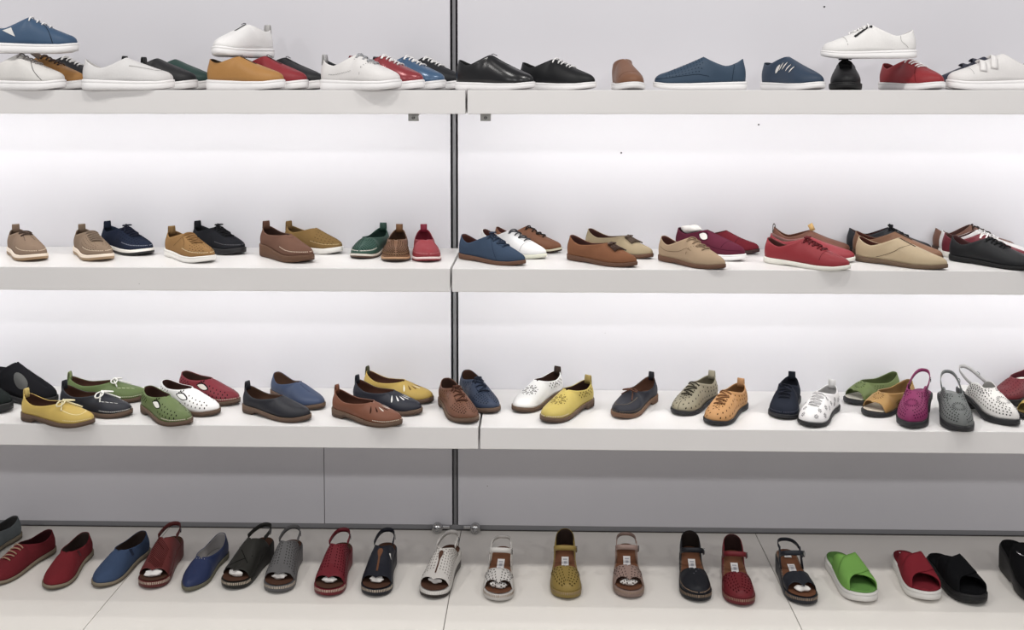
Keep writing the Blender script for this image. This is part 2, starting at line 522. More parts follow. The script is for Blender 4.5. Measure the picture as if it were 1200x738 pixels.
def dots(mb, S, o, t0, t1, f0, f1, step=.011, r=.0018, ry=None, mat=3, sides=(1, -1), skip=None, n=6, ang=0):
    r *= 1.35; ry = ry * 1.35 if ry else None; step *= 1.1
    L = S.L; nrow = max(1, int(round(.075 * (f1 - f0) / step)))
    for sd in sides:
        for j in range(nrow + 1):
            f = f0 + (f1 - f0) * j / max(nrow, 1)
            ln = 0; ts = []; t = t0; last = S(sd, t, f); acc = step if j % 2 else step / 2
            k = 90
            for i in range(1, k + 1):
                t = t0 + (t1 - t0) * i / k; p = S(sd, t, f); acc += np.linalg.norm(p - last); last = p
                if acc >= step: ts.append(t); acc = 0
            for t in ts:
                if skip and skip(S(sd, t, f)): continue
                patch(mb, S.mapper(sd, t, f), 0, 0, r, ry or r, ang * sd, mat, n)

def lace_set(o, root, last, tm, S):
    L = last.L; n = o['laces']; mb = MB(); lr = o['lr']; xt = o['ut'] * L
    for i in range(n):
        x = xt + .006 + (o['ll'] - .006) * i / max(n - 1, 1)
        w = o['lw'] * (1 - .12 * i / n)
        pts = []
        for k in range(9):
            y = w * (1 - k / 4); xx = x + .004 * (k / 8 - .5) * (1 if i % 2 else -1)
            h = tm(xx, y + last.sh(xx))
            if h is None: continue
            pts.append(h[0] + h[1] * (lr * .7 + .0028 * math.sin(PI * k / 8)))
        if len(pts) > 3: tube(mb, pts, lr, 0, 6)
        if i < n - 1 and o.get('cross', True):
            x2 = xt + .006 + (o['ll'] - .006) * (i + 1) / max(n - 1, 1)
            pts = []
            sg = 1 if i % 2 else -1
            for k in range(9):
                y = sg * w * (1 - k / 4); xx = x + (x2 - x) * k / 8
                h = tm(xx, y + last.sh(xx))
                if h is not None: pts.append(h[0] + h[1] * (lr * .5 + .002 * math.sin(PI * k / 8)))
            if len(pts) > 3: tube(mb, pts, lr * .85, 0, 5)
    if o.get('bow'): bow(mb, o, last, tm, xt + o.get('bx', .004), o['bow'], lr)
    fin(mb, 'laces', [M(o['lc'], 'lace')], root, L)

def bow(mb, o, last, tm, x, size, lr, mat=0):
    h = tm(x, last.sh(x))
    if h is None: h = (np.array((x, 0, last.zt(x / last.L) + o['th'])), np.array((0, 0, 1.)))
    c = Vector(h[0]) + Vector((0, 0, .004))
    rnd = random.Random(int(x * 1e5) + int(size * 1e4))
    for sd in (1, -1):
        ln, wd = size * (1 + .25 * rnd.random()), size * .42
        pts = []
        for i in range(15):
            a = 2 * PI * i / 14
            al, la = .5 * (1 - math.cos(a)) * ln, math.sin(a) * wd
            p = c + Vector((.25 * al + la * .8, sd * al * .9, 0))
            g = tm(p.x, p.y); zz = (g[0][2] if g else c.z - .02) + .004
            p.z = max(zz, c.z + .008 * math.sin(a / 2) - .35 * al)
            pts.append(p)
        tube(mb, pts, lr, mat, 6)
        pts = []
        for i in range(8):
            q = i / 7
            p = c + Vector((.030 * q * (1 + .4 * sd), sd * (.006 + size * .75 * q), 0))
            g = tm(p.x, p.y); p.z = (g[0][2] if g else c.z - .01) + lr + .002
            pts.append(p)
        tube(mb, pts, lr, mat, 6)
    tube(mb, [c + Vector((0, -.004, .001)), c + Vector((0, 0, .004)), c + Vector((0, .004, .001))], lr * 1.6, mat, 6)

def sidemap(bvh, sd):
    def m(x, z):
        h = bvh.ray_cast(Vector((x, sd * .3, z)), Vector((0, -sd, 0)))
        if h[0] is None: return None
        n = h[1] if h[1].y * sd > 0 else -h[1]
        return np.array(h[0]), np.array(n)
    return m

def low(root, o):
    o = {**BASE, **o}
    last = Last(o['L'], o['W'], o['toe'], o['sole'], o['bend']); L = last.L
    make_sole(o, root, last)
    S = low_surf(o, last)
    mb = MB()
    s0 = None
    if o.get('peep'):
        tp, sp = o['peep']
        s0 = lambda t: sp * math.sqrt(max(0, 1 - (t / tp) ** 2)) if t < tp else 0
    tfn = None
    bvh = shell(mb, S, 0, 1, nt=40, ns=9, s0=s0, tfn=lambda q: q ** (1.25 if o.get('peep') else 1.08))
    tm = topmap(bvh)
    xt = o['ut'] * L
    R = o.get('deco', [])
    tabmats = None
    for d in R:
        k = d[0]
        if k == 'feather':                       # stitching just over the welt
            for sd in (1, -1): sdash(mb, S, sd, .012, d[1], d[2] if len(d) > 2 else .13, int(34 * d[1] / .5), .0024, 4)
        elif k == 'apron':                       # moccasin seam around the vamp
            x0, x1, w, mt = d[1:5]
            pts = []
            for i in range(33):
                a = -PI / 2 + PI * i / 32; c, s = math.cos(a), math.sin(a)
                pts.append((x0 + (x1 - x0) * abs(c) ** .7, w * (1 if s > 0 else -1) * abs(s) ** .8))
            strip(mb, tm, pts, .0018, mt)
        elif k == 'stay':                        # lace facing outline
            w, ln, mt = d[1:4]
            pts = [(xt - .002, w), (xt + ln * .8, w), (xt + ln, w * .5), (xt + ln, 0), (xt + ln, -w * .5), (xt + ln * .8, -w), (xt - .002, -w)]
            strip(mb, tm, [(x, y + last.sh(x)) for x, y in pts], .0014, mt)
        elif k == 'slit':                        # dark opening down the instep (lacing gap or zip)
            w, ln, mt = d[1:4]
            n = 9; strip(mb, tm, [(xt + .001 + ln * i / n, last.sh(xt)) for i in range(n + 1)], w, mt, .0004)
        elif k == 'cap':                         # seam across the vamp (toe cap)
            x, bulge, mt = d[1:4]
            strip(mb, tm, [(x * L + bulge * (1 - (y / 8) ** 2), y * .0052) for y in range(-8, 9)], .0015, mt)
        elif k == 'wing':                        # punched wing tip
            x = d[1] * L
            for i in range(-9, 10):
                y = i * .0042; patch(mb, tm, x + .012 * (1 - abs(i) / 9) - .034 * (abs(i) / 9) ** 1.3, y, .0011, mat=3, n=6)
                patch(mb, tm, x + .016 * (1 - abs(i) / 9) - .034 * (abs(i) / 9) ** 1.3 + .003, y, .0006, mat=3, n=5)
        elif k == 'dots': dots(mb, S, o, *d[1:5], **(d[5] if len(d) > 5 else {}))
        elif k == 'seam':                        # seam line on the sides by (t, f) points
            for sd in d[3] if len(d) > 3 else (1, -1):
                Q = crspline([(a, b) for a, b in d[1]], 8)
                sstrip(mb, S, [(sd, a, b) for a, b in Q], d[4] if len(d) > 4 else .0014, d[2])
        elif k == 'tri':                         # pale triangular panel
            for sd in d[5]:
                c = S(sd, d[1], d[2]); patch(mb, sidemap(bvh, sd), c[0], c[2], d[3], d[4], 0, 5, 12, .0009, 2, tri)
        elif k == 'stripes':                     # slanted cut-outs with the pale lining showing through
            for sd in (1, -1):
                for i in range(5):
                    m = sidemap(bvh, sd); c = S(sd, .60 - .06 * i, .47)
                    patch(mb, m, c[0], c[2], .0165 - .0012 * i, .0042 if i else .008, 1.1, 3, 14, .0006, 2, leaf)
                    patch(mb, m, c[0], c[2], .0148 - .0012 * i, .0026 if i else .0064, 1.1, 5, 14, .0011, 2, leaf)
        elif k == 'rosettes':                    # printed flowers
            for sd in (1, -1):
                for t, f in ((.10, .42), (.20, .62), (.24, .30), (.33, .48), (.43, .28), (.47, .60), (.56, .42), (.66, .30), (.68, .62), (.78, .45), (.88, .30), (.90, .65)):
                    m = S.mapper(sd, t, f)
                    for i in range(6):
                        a = 2 * PI * i / 6
                        patch(mb, m, .0052 * math.cos(a), .0052 * math.sin(a), .0027, .0021, a, 3, 8)
                    patch(mb, m, 0, 0, .0016, .0016, 0, 3, 6)
        elif k == 'panel':                       # inset panel on the flank
            for sd in (1, -1): patch(mb, S.mapper(sd, d[1], d[2]), 0, 0, d[3], d[4], 0, d[5], 18, .0007, 3)
        elif k == 'gore':                        # elastic panel at the side of the throat
            t, w, hgt, mt = d[1:5]
            for sd in (1, -1):
                patch(mb, S.mapper(sd, t, .72), 0, 0, w, hgt, 0, mt, 16, .0006, 2, sq)
        elif k == 'eye':                         # big leaf cut-out at the side
            t, f, rx, ry, an, mt = d[1:7]
            for sd in d[7] if len(d) > 7 else (1, -1):
                m = sidemap(bvh, sd); c = S(sd, t, f)
                patch(mb, m, c[0], c[2], rx * 1.07, ry * 1.16, -an, 3, 20, .0006, 2, leaf)
                patch(mb, m, c[0], c[2] - .0005, rx * .9, ry * .82, -an, mt, 20, .0011, 2, leaf)
        elif k == 'tops':                        # list of patches seen from above
            for (x, y, rx, ry, an, mt) in d[1]: patch(mb, tm, x * L, y + last.sh(x * L), rx, ry, an, mt, 10, .0006, 1 if rx < .004 else 2, d[2] if len(d) > 2 else None)
        elif k == 'petals':                      # flower of leaf shaped punches
            x, n, r0, rx, ry = d[1:6]
            for i in range(n):
                a = 2 * PI * i / n + .2
                cx, cy = x * L + r0 * math.cos(a), r0 * math.sin(a) + last.sh(x * L)
                patch(mb, tm, cx, cy, rx, ry, a, 3, 10, .0005, 2, leaf)
                patch(mb, tm, cx, cy, rx * .62, ry * .45, a, 0, 8, .0009, 1, leaf)
                a2 = a + PI / n; r1 = r0 * 1.55
                patch(mb, tm, x * L + r1 * math.cos(a2), r1 * math.sin(a2) + last.sh(x * L), .0016, mat=3, n=6)
                patch(mb, tm, x * L + r0 * .75 * math.cos(a2), r0 * .75 * math.sin(a2) + last.sh(x * L), .0012, mat=3, n=6)
            patch(mb, tm, x * L, last.sh(x * L), .002, mat=3, n=8)
        elif k == 'sun':                         # sunburst of slots
            x, n, r0, r1, w = d[1:6]; y0 = d[6] if len(d) > 6 else 0
            for i in range(n):
                a = 2 * PI * i / n; rm = (r0 + r1) / 2
                patch(mb, tm, x * L + rm * math.cos(a), y0 + rm * math.sin(a) + last.sh(x * L), (r1 - r0) / 2, w, a, 3, 8, .0005, 1, drop)
        elif k == 'slots':                       # teardrop slots fanned over the vamp
            n, ra, rb, w, mt = d[1:6]; x0 = xt - .006
            for i in range(n):
                a = 1.42 * (2 * i / (n - 1) - 1)
                cx, cy = x0 + ra * math.cos(a), rb * math.sin(a)
                m2 = mt if not isinstance(mt, list) else mt[i % len(mt)]
                ln = .0145 - .0045 * abs(a) / 1.42
                patch(mb, tm, cx, cy + last.sh(cx), ln, w, math.atan2(cy * 1.3, cx - x0), m2, 12, .0007, 2, drop)
        elif k == 'lattice':                     # dark woven cells over the vamp
            x0, x1, w, st, r = d[1:6]
            i = 0; x = x0 * L
            while x < x1 * L:
                y = -w + (st / 2 if i % 2 else 0)
                while y <= w:
                    patch(mb, tm, x, y + last.sh(x), r, r * .6, .6 if i % 2 else -.6, 3, 6); y += st
                x += st * .7; i += 1
        elif k == 'bars':                        # raised leather strips across an opening
            for (x, w, b) in d[1]:
                strip(mb, tm, [(x * L - .01 * (y / 6) ** 2, y * w / 6 + last.sh(x * L)) for y in range(-6, 7)], b, 5, .0015)
    mats = umats(o)
    if o.get('padcol'): pass
    fin(mb, 'upper', mats, root, L)
    make_insole(o, root, last)
    if o['tongue']:
        tg = MB(); vs = []; fs = []; nx_ = 7; w = o.get('tw', .017)
        for i in range(nx_ + 1):
            x = xt + .030 - .062 * i / nx_ * o.get('tl', 1)
            g = tm(max(x, xt + .001), last.sh(x)); z = g[0][2] if g else last.zt(x / L) + o['th']
            if x < xt: z += (xt - x) * .62
            for k in range(7):
                y = (k / 3 - 1) * w * (1 - .18 * (i == nx_))
                zz = z - .0022 - .011 * (k / 3 - 1) ** 2 if x < xt + .001 else z - .0035 - .012 * (k / 3 - 1) ** 2
                vs.append((x, y + last.sh(x), zz))
        for i in range(nx_):
            for k in range(6): fs.append((i * 7 + k, i * 7 + k + 1, i * 7 + k + 8, i * 7 + k + 7))
        n0 = len(vs); vs += [(x - .0012, y, z - .0022) for x, y, z in vs]
        fs2 = [tuple(i + n0 for i in f[::-1]) for f in fs]
        for k in range(6): fs2.append((nx_ * 7 + k, nx_ * 7 + k + 1, n0 + nx_ * 7 + k + 1, n0 + nx_ * 7 + k))
        for i in range(nx_):
            fs2.append((i * 7, i * 7 + 7, n0 + i * 7 + 7, n0 + i * 7)); fs2.append((i * 7 + 6, i * 7 + 13, n0 + i * 7 + 13, n0 + i * 7 + 6))
        tg.add(vs, fs + fs2, 0)
        fin(tg, 'tongue', [M(o['tongue'], o['k'])], root, L)
    if o['laces']: lace_set(o, root, last, tm, S)
    elif o.get('bow'):
        b = MB(); bow(b, o, last, tm, xt + o.get('bx', .006), o['bow'], o['lr'])
        ob = fin(b, 'bow', [M(o['lc'], 'lace')], root, L)
    if o.get('tassel'):
        b = MB(); bow(b, o, last, tm, xt + .012, .016, .0022)
        for sd in (1, -1):
            for i in range(7):
                pts = []
                for q in range(5):
                    x = xt + .012 + .032 * q / 4; y = sd * (.007 + q * .0012) + (i - 3) * .0019 * (1 + q * .12)
                    g = tm(x, y + last.sh(x)); pts.append((x, y, (g[0][2] if g else 0) + .0035 + .0015 * (i % 2)))
                tube(b, pts, .0017, 0, 5)
            g = tm(xt + .014, sd * .005)
        fin(b, 'tassel', [M(o['tassel'], 'leather')], root, L)
    if o.get('zip'):
        x0, ln, zc = xt, o['zip'][0], o['zip'][1]
        b = MB(); yo = o['zip'][2] if len(o['zip']) > 2 else 0
        slope = o['zip'][3] if len(o['zip']) > 3 else 0
        line = [(x0 + .001 + ln * i / 10, yo + slope * i / 10) for i in range(11)]
        strip(b, tm, line, .0075, 0, .0009)
        for i in range(24):
            q = i / 24; x = x0 + .002 + ln * q; g = tm(x, yo + slope * q)
            if g: patch(b, tm, x, yo + slope * q, .0007, .0022, 0, 1, 4, .0014, 1, sq)
        zo = fin(b, 'zipper', [M(zc, 'canvas'), M('#9a9a9e', 'metal')], root, L)
        b = MB(); g = tm(x0 + .002, yo)
        if g:
            c = Vector(g[0]) + Vector((0, 0, .003))
            ribbon(b, [c, c + Vector((.006, 0, .001)), c + Vector((.017, 0, -.004))], Vector((0, 1, 0)), .005, .0018)
            fin(b, 'zipper_pull', [M('#8c8c90', 'metal')], zo, L)
    if o.get('szip'):
        b = MB(); Q = [(o['szip'][0], a, c) for a, c in crspline(o['szip'][1], 10)]
        sstrip(b, S, Q, .0075, 0, .0010)
        for i in range(0, len(Q) - 1, 2): patch(b, S.mapper(*Q[i]), 0, 0, .0006, .0022, 0, 1, 4, .0016, 1, sq)
        zo = fin(b, 'zipper', [M(o['szc'], 'canvas'), M('#6a6a6e', 'metal')], root, L)
        b = MB(); q = Q[1]; c = Vector(S(*q) + S.nrm(*q) * .003); e = Vector(S(*Q[6]) + S.nrm(*Q[6]) * .004)
        ribbon(b, [c, c.lerp(e, .5), e], Vector((0, .3, 1)), .005, .0016); fin(b, 'zipper_pull', [M('#55555a', 'metal')], zo, L)
    if o['tab']:
        b = MB(); hz = last.zt(0) + o['hh']; w = o.get('tabw', .021); hgt = o.get('tabh', .014)
        p = [(xh_, 0, z) for xh_, z in ((o['xh'] - .0045, hz - .016), (o['xh'] - .0035, hz), (o['xh'] - .003, hz + hgt * .6), (o['xh'] - .0012, hz + hgt), (o['xh'] + .0012, hz + hgt * 1.02), (o['xh'] + .003, hz + hgt * .7), (o['xh'] + .004, hz), (o['xh'] + .0045, hz - .012))]
        ribbon(b, p, Vector((0, 1, 0)), w, .0018)
        fin(b, 'heel_tab', [M(o['tab'], o['k'])], root, L)
    if o.get('velcro'):
        for x, an in o['velcro']:
            b = MB(); path = []
            for sd, f in [(-1, .72 + .28 * i / 6) for i in range(6)] + [(1, 1 - .66 * i / 10) for i in range(11)]:
                path.append(Vector(S(sd, x, f) + S.nrm(sd, x, min(f, .97)) * .0022))
            ribbon(b, path, Vector((1, 0, .25)), .020, .0028)
            fin(b, 'strap', [M(o['velcol'], o['k'])], root, L)
    if o.get('tag'):
        b = MB(); hz = last.zt(0) + o['hh']
        x, y, c, a, bb = o['tag']
        g = tm(x * L, y)
        if g:
            cc = Vector(g[0]) + Vector((0, 0, .002))
            ribbon(b, [cc, cc + Vector((-.004, 0, .010)), cc + Vector((-.010, 0, .021))], Vector((.9, .45, -.2)), .018, .001)
            fin(b, 'hang_tag', [M(c, 'paint')], root, L)
    return last, S, o

def ring(mb, c, ax_u, ax_v, ru, rv, r, mat=0, n=16):
    c = Vector(c); u = Vector(ax_u).normalized(); v = Vector(ax_v).normalized()
    tube(mb, [c + u * (ru * math.cos(2 * PI * i / n)) + v * (rv * math.sin(2 * PI * i / n)) for i in range(n)], r, mat, 5, True)

def heel_loop(o, root, last, x0, z0, zback, y0, w=.010, th=.0022, col=None, name='sling_strap', xb=.004, buckle=True, topx=None):
    """strap from both flanks around the back of the heel; x0,z0 = where it leaves the upper, zback = height behind the heel"""
    L = last.L; b = MB(); path = []; wd = []
    n = 22
    yb = y0
    for i in range(n + 1):
        q = i / n; a = PI * q
        s = math.sin(a); c = math.cos(a)
        f = s ** .8
        x = x0 + (xb - x0) * f
        y = yb * (1 if c > 0 else -1) * abs(c) ** .78
        z = z0 + (zback - z0) * f ** 1.1
        path.append((x, y + last.sh(x), z)); wd.append(Vector((-(zback - z0) * .6 * (1 - s), 0, 1)).normalized() if True else Vector((0, 0, 1)))
    ribbon(b, path, wd, w, th, 0)
    ob = fin(b, name, [M(col or o['up'], o['k'])], root, L)
    if buckle:
        b = MB(); p = Vector(path[3]); q = Vector(path[5]); d = (q - p).normalized()
        ring(b, p + Vector((0, .003, 0)), d, Vector((-d.z, 0, d.x)), .007, .0075, .0011)
        bk = fin(b, 'buckle', [M('#8a8a8c', 'metal')], ob, L)
    return path

def sling(root, o):
    """high-fronted shoe with open heel and a strap round the back"""
    o = {**BASE, **dict(sole='wedge', toe='wide', groove=False, ut=.44, th=.075, bh=.030, tb=.032, xe=.20, eh=0.0, side=.06, strapz=.115, sx=None, sz=None, W=.044), **o}
    last = Last(o['L'], o['W'], o['toe'], o['sole'], o['bend']); L = last.L
    make_sole(o, root, last)
    xt = o['ut'] * L; xe = o['xe'] * L
    def ridge(g):
        x = L - o['tb'] + (xt - L + o['tb']) * g
        return (x, 0, last.zt(x / L) + o['bh'] + (o['th'] - o['bh']) * g ** o['pr'])
    we = last.w_at(xe)
    pts = o.get('line') or [(0, 0, 1), (.06, .38, .99), (.16, .68, .95), (.42, .90, .80), (.72, .98, .45), (1, 1, .0)]
    C = crspline([(xt + (xe - xt) * a, yy, zz) for a, yy, zz in pts], 10)
    dd = np.concatenate([[0], np.cumsum(np.linalg.norm(np.diff(C * np.array((1, .04, .06)), axis=0), axis=1))]); dd /= dd[-1]
    zt_ = last.zt
    def top(q):
        x, yy, zz = (float(np.interp(q, dd, C[:, k])) for k in range(3))
        y = last.w_at(x) * .97 * max(yy, 0) * (1 - .20 * max(zz, 0) * 1)
        return (x, y, zt_(x / L) + max(zz, -.02) * o['th'])
    tv = last.t_at(xt + .018); t1 = last.t_at(xe)
    S = Surf(last, ridge, top, tv, t1, bul=.003)
    mb = MB(); s0 = None
    if o.get('peep'):
        tp, sp = o['peep']; s0 = lambda t: sp * math.sqrt(max(0, 1 - (t / tp) ** 2)) if t < tp else 0
    bvh = shell(mb, S, 0, t1, nt=40, ns=9, s0=s0, tfn=lambda q: q ** 1.2)
    tm = topmap(bvh)
    for d in o.get('deco', []):
        k = d[0]
        if k == 'dots': dots(mb, S, o, *d[1:5], **(d[5] if len(d) > 5 else {}))
        elif k == 'feather':
            for sd in (1, -1): sdash(mb, S, sd, .012, d[1], d[2] if len(d) > 2 else .13, int(34 * d[1] / .5), .0024, 4)
        elif k == 'sun':
            x, n, r0, r1, w = d[1:6]; y0 = d[6] if len(d) > 6 else 0
            for i in range(n):
                a = 2 * PI * i / n; rm = (r0 + r1) / 2
                patch(mb, tm, x * L + rm * math.cos(a), y0 + rm * math.sin(a) + last.sh(x * L), (r1 - r0) / 2, w, a, 3, 8, .0005, 1, drop)
        elif k == 'seam':
            for sd in d[3] if len(d) > 3 else (1, -1):
                Q = crspline([(a, b) for a, b in d[1]], 8)
                sstrip(mb, S, [(sd, a, b) for a, b in Q], d[4] if len(d) > 4 else .0014, d[2])
        elif k == 'line':                     # strips from above
            strip(mb, tm, [(x * L, y + last.sh(x * L)) for x, y in d[1]], d[2], d[3], .0008)
        elif k == 'tops':
            for (x, y, rx, ry, an, mt) in d[1]: patch(mb, tm, x * L, y + last.sh(x * L), rx, ry, an, mt, 12, .0010, 2, d[2] if len(d) > 2 else None)
        elif k == 'tri':
            for sd in d[5]: patch(mb, S.mapper(sd, d[1], d[2]), 0, 0, d[3], d[4], 0, d[6], 12, .0009, 2, tri)
        elif k == 'ribs':                     # parallel raised strips across the instep
            for i in range(d[3]):
                x = d[1] + (d[2] - d[1]) * i / (d[3] - 1)
                strip(mb, tm, [((x + .10 * y / .03) * L, y + last.sh(x * L)) for y in np.linspace(-d[4], d[4], 11)], .0016, 3, .0006)
    fin(mb, 'upper', umats(o) + [M(WHITE, 'leather')], root, L)
    make_insole(o, root, last, o.get('marks', False))
    sx = o['sx'] if o['sx'] else o['ut'] - .13; sx *= L
    q = last.w_at(sx)
    sz = o['sz'] if o['sz'] else zt_(sx / L) + o['th'] * .72
    heel_loop(o, root, last, sx, sz, o['strapz'], q * .86, w=o.get('sw', .011), col=o.get('strapc'), buckle=o.get('buckle', True))
    return last, S, o

def twopiece(root, o):
    """sandal: separate vamp, ankle strap and heel piece (counter or thin loop)"""
    o = {**BASE, **dict(sole='wedge', toe='wide', groove=False, ut=.64, th=.046, bh=.027, tb=.026, W=.044, counter=True, hh=.053, marks=True, insole='#7a4a2c', lin='#5a3a2a', strapz=.095), **o}
    last = Last(o['L'], o['W'], o['toe'], o['sole'], o['bend']); L = last.L; zt_ = last.zt
    make_sole(o, root, last)
    xt = o['ut'] * L; xe = xt - .010
    def ridge(g):
        x = L - o['tb'] + (xt - L + o['tb']) * g
        return (x, 0, zt_(x / L) + o['bh'] + (o['th'] - o['bh']) * g ** .9)
    we = last.w_at(xe)
    def top(q):
        a = q * PI / 2; x = xt + (xe - xt) * q
        return (x, we * .99 * math.sin(a), zt_(x / L) + o['th'] * max(0, math.cos(a)) ** .75)
    tv = last.t_at(xt + .045); t1 = last.t_at(xe)
    S = Surf(last, ridge, top, tv, t1, bul=.003)
    mb = MB(); s0 = None
    if o.get('peep'):
        tp, sp = o['peep']; s0 = lambda t: sp * math.sqrt(max(0, 1 - (t / tp) ** 2)) if t < tp else 0
    bvh = shell(mb, S, 0, t1, nt=30, ns=9, s0=s0, tfn=lambda q: q ** 1.15)
    for d in o.get('deco', []):
        if d[0] == 'dots': dots(mb, S, o, *d[1:5], **(d[5] if len(d) > 5 else {}))
        elif d[0] == 'feather':
            for sd in (1, -1): sdash(mb, S, sd, .012, d[1], d[2] if len(d) > 2 else .13, int(34 * d[1] / .5), .0024, 4)
        elif d[0] == 'tops':
            tm = topmap(bvh)
            for (x, y, rx, ry, an, mt) in d[1]: patch(mb, tm, x * L, y + last.sh(x * L), rx, ry, an, mt, 8, .0008, 1)
    fin(mb, 'vamp', umats(o), root, L)
    make_insole(o, root, last, o['marks'])
    sx = .35 * L; sy = last.w_at(sx) * .98; sz = zt_(.35) + .037
    if o['counter']:
        xc = .36 * L; tc = last.t_at(xc)
        def ctop(q):
            t = tc + (1 - tc) * q; x, y, nx, ny = last.P(t)
            g = sms(0, .30, q); hz = .001 + g * (.042 + (o['hh'] - .042) * sms(.45, 1, q))
            return (x + .006 * g * q, y * (1 - .10 * g), zt_(x / L) + hz)
        C = Surf(last, None, ctop, 0, 1, bul=.002, bul2=.002)
        C.tv = 0
        C2 = lambda sd, t, f: cs(sd, t, f)
        class CS(Surf):
            def __call__(s, side, t, f):
                x, y, nx, ny = s.L.P(t); P = np.array((x, y, zt_(x / L) - .001)); T = np.array(ctop((t - tc) / (1 - tc)))
                h = T[2] - P[2]; mid = (P + T) / 2 + np.array((nx, ny, 0)) * min(.004, h * .1)
                q = P * (1 - f) ** 2 + mid * 2 * f * (1 - f) + T * f * f
                return np.array((q[0], q[1] * side + s.L.sh(q[0]), q[2]))
        cs = CS(last, None, ctop, 0, 1)
        mb = MB(); shell(mb, cs, tc, 1, nt=22, ns=6)
        fin(mb, 'heel_counter', umats(o), root, L)
    else:
        heel_loop(o, root, last, .27 * L, zt_(.27) + .044, o['strapz'], sy * .92, w=.010, buckle=False)
        for sd in (1, -1):
            b = MB(); ribbon(b, [(.40 * L, sd * last.w_at(.4 * L) * .98 + last.sh(.4 * L), zt_(.40) - .001), (.35 * L, sd * last.w_at(.35 * L) + last.sh(.35 * L), zt_(.35) + .02), (.27 * L, sd * sy * .94, zt_(.27) + .046)], Vector((1, 0, .3)), lambda q: .024 - .010 * q, .0022)
            fin(b, 'side_strap', [M(o['up'], o['k'])], root, L)
    b = MB(); path = []; wd = []
    for i in range(19):
        q = i / 18; a = PI * q; s, c = math.sin(a), math.cos(a)
        path.append((sx + .034 * s ** .8, sy * 1.06 * (1 if c > 0 else -1) * abs(c) ** .62, sz - .004 + .022 * s ** .7)); wd.append(Vector((-.35 * s, 0, 1)).normalized())
    ribbon(b, path, wd, o.get('asw', .014), .0024)
    st_ = fin(b, 'ankle_strap', [M(o['up'], o['k'])], root, L)
    b = MB(); p = Vector(path[2]); p.y += .003 if p.y > 0 else -.003
    ring(b, p, (1, 0, 0.2), (0, 0, 1), .007, .0085, .0012)
    fin(b, 'buckle', [M('#8f8f90', 'metal')], st_, L)
    return last, S, o

def slide(root, o):
    o = {**BASE, **dict(sole='slide', toe='wide', groove=True, off=.004, W=.046, hb=.056, foot='#7fbf3f'), **o}
    last = Last(o['L'], o['W'], o['toe'], o['sole'], .005); L = last.L; zt_ = last.zt
    make_sole(o, root, last)
    mb = insole_mesh(last, .0012, .006)
    base = insole_mesh(last, .0012, .0005)
    k = len(mb.v); vs = mb.v; 
    n = 23
    rim = [i * 5 for i in range(n)] + [i * 5 + 4 for i in range(n - 2, 0, -1)]
    o0 = len(mb.v); mb.v += [base.v[i] for i in rim]
    for a in range(len(rim)):
        b_ = (a + 1) % len(rim); mb.f.append([rim[a], rim[b_], o0 + b_, o0 + a]); mb.m.append(0)
    fb = fin(mb, 'footbed', [M(o['foot'], 'suede')], root, L)
    if o['sticker']:
        b = MB(); x0 = L * .07; z0 = zt_(.1) + .0072
        b.add([(x0, -.012, z0), (x0 + .026, -.012, z0), (x0 + .026, .012, z0), (x0, .012, z0)], [(0, 1, 2, 3)], 0)
        b.add([(x0 + .006, -.007, z0 + .0003), (x0 + .018, -.007, z0 + .0003), (x0 + .018, .006, z0 + .0003), (x0 + .006, .006, z0 + .0003)], [(0, 1, 2, 3)], 1)
        ob = fin(b, 'price_sticker', [M('#efeded', 'paint'), M('#9b8f92', 'paint')], fb, L); ob['label'] = 'white paper price sticker on the heel of the footbed'
    def band(A, B, hs, lift, dth=.0026):
        # A: (front, back) fractions on +y side, B on -y side
        b = MB(); na, nb = 22, 7; vs = []
        for i in range(na + 1):
            v = i / na; a = PI * v; c, s = math.cos(a), math.sin(a)
            for j in range(nb + 1):
                g = j / nb
                u = (A[0] + (A[1] - A[0]) * g) * (1 - sms(0, 1, v)) + (B[0] + (B[1] - B[0]) * g) * sms(0, 1, v)
                x = u * L; w = last.w_at(x) + .0015
                h = hs[0] + (hs[1] - hs[0]) * sms(.85, .40, u) + lift
                vs.append((x, w * (1 if c > 0 else -1) * abs(c) ** .62 + last.sh(x), zt_(u) + h * s ** .62 - .002 + (.004 * (1 - s))))
        m = nb + 1; fs = [(i * m + j, i * m + j + 1, (i + 1) * m + j + 1, (i + 1) * m + j) for i in range(na) for j in range(nb)]
        k = len(vs)
        inn = [(x, y * .955, z - dth) for x, y, z in vs]
        f2 = [tuple(q + k for q in f[::-1]) for f in fs]
        for i in range(na):
            f2.append((i * m, (i + 1) * m, (i + 1) * m + k, i * m + k)); f2.append((i * m + nb, i * m + nb + k, (i + 1) * m + nb + k, (i + 1) * m + nb))
        b.add(vs + inn, fs + f2, 0)
        return fin(b, 'cross_strap', [M(o['up'], o['k'])], root, L)
    if o.get('single'):
        bd = band((.86, .40), (.86, .40), (.044, .062), 0)
        b = MB(); c = Vector((.55 * L, -last.w_at(.55 * L) * .55, zt_(.55) + .055)); ring(b, c, (1, 0, 0), (0, 1, -.5), .010, .010, .002)
        fin(b, 'ring', [M('#b8b8bc', 'metal')], bd, L)
    else:
        band((.90, .62), (.66, .36), (.036, .060), 0)
        band((.66, .36), (.90, .62), (.036, .060), .0034)
    return last, None, o

def tri(q):                                       # triangle outline, point down-left
    k = (q % (2 * PI)) / (2 * PI) * 3; i = int(k) % 3; f = k - int(k)
    V_ = ((1, -.9), (-1, .35), (.35, 1)); a, b = V_[i], V_[(i + 1) % 3]
    return a[0] + (b[0] - a[0]) * f, a[1] + (b[1] - a[1]) * f

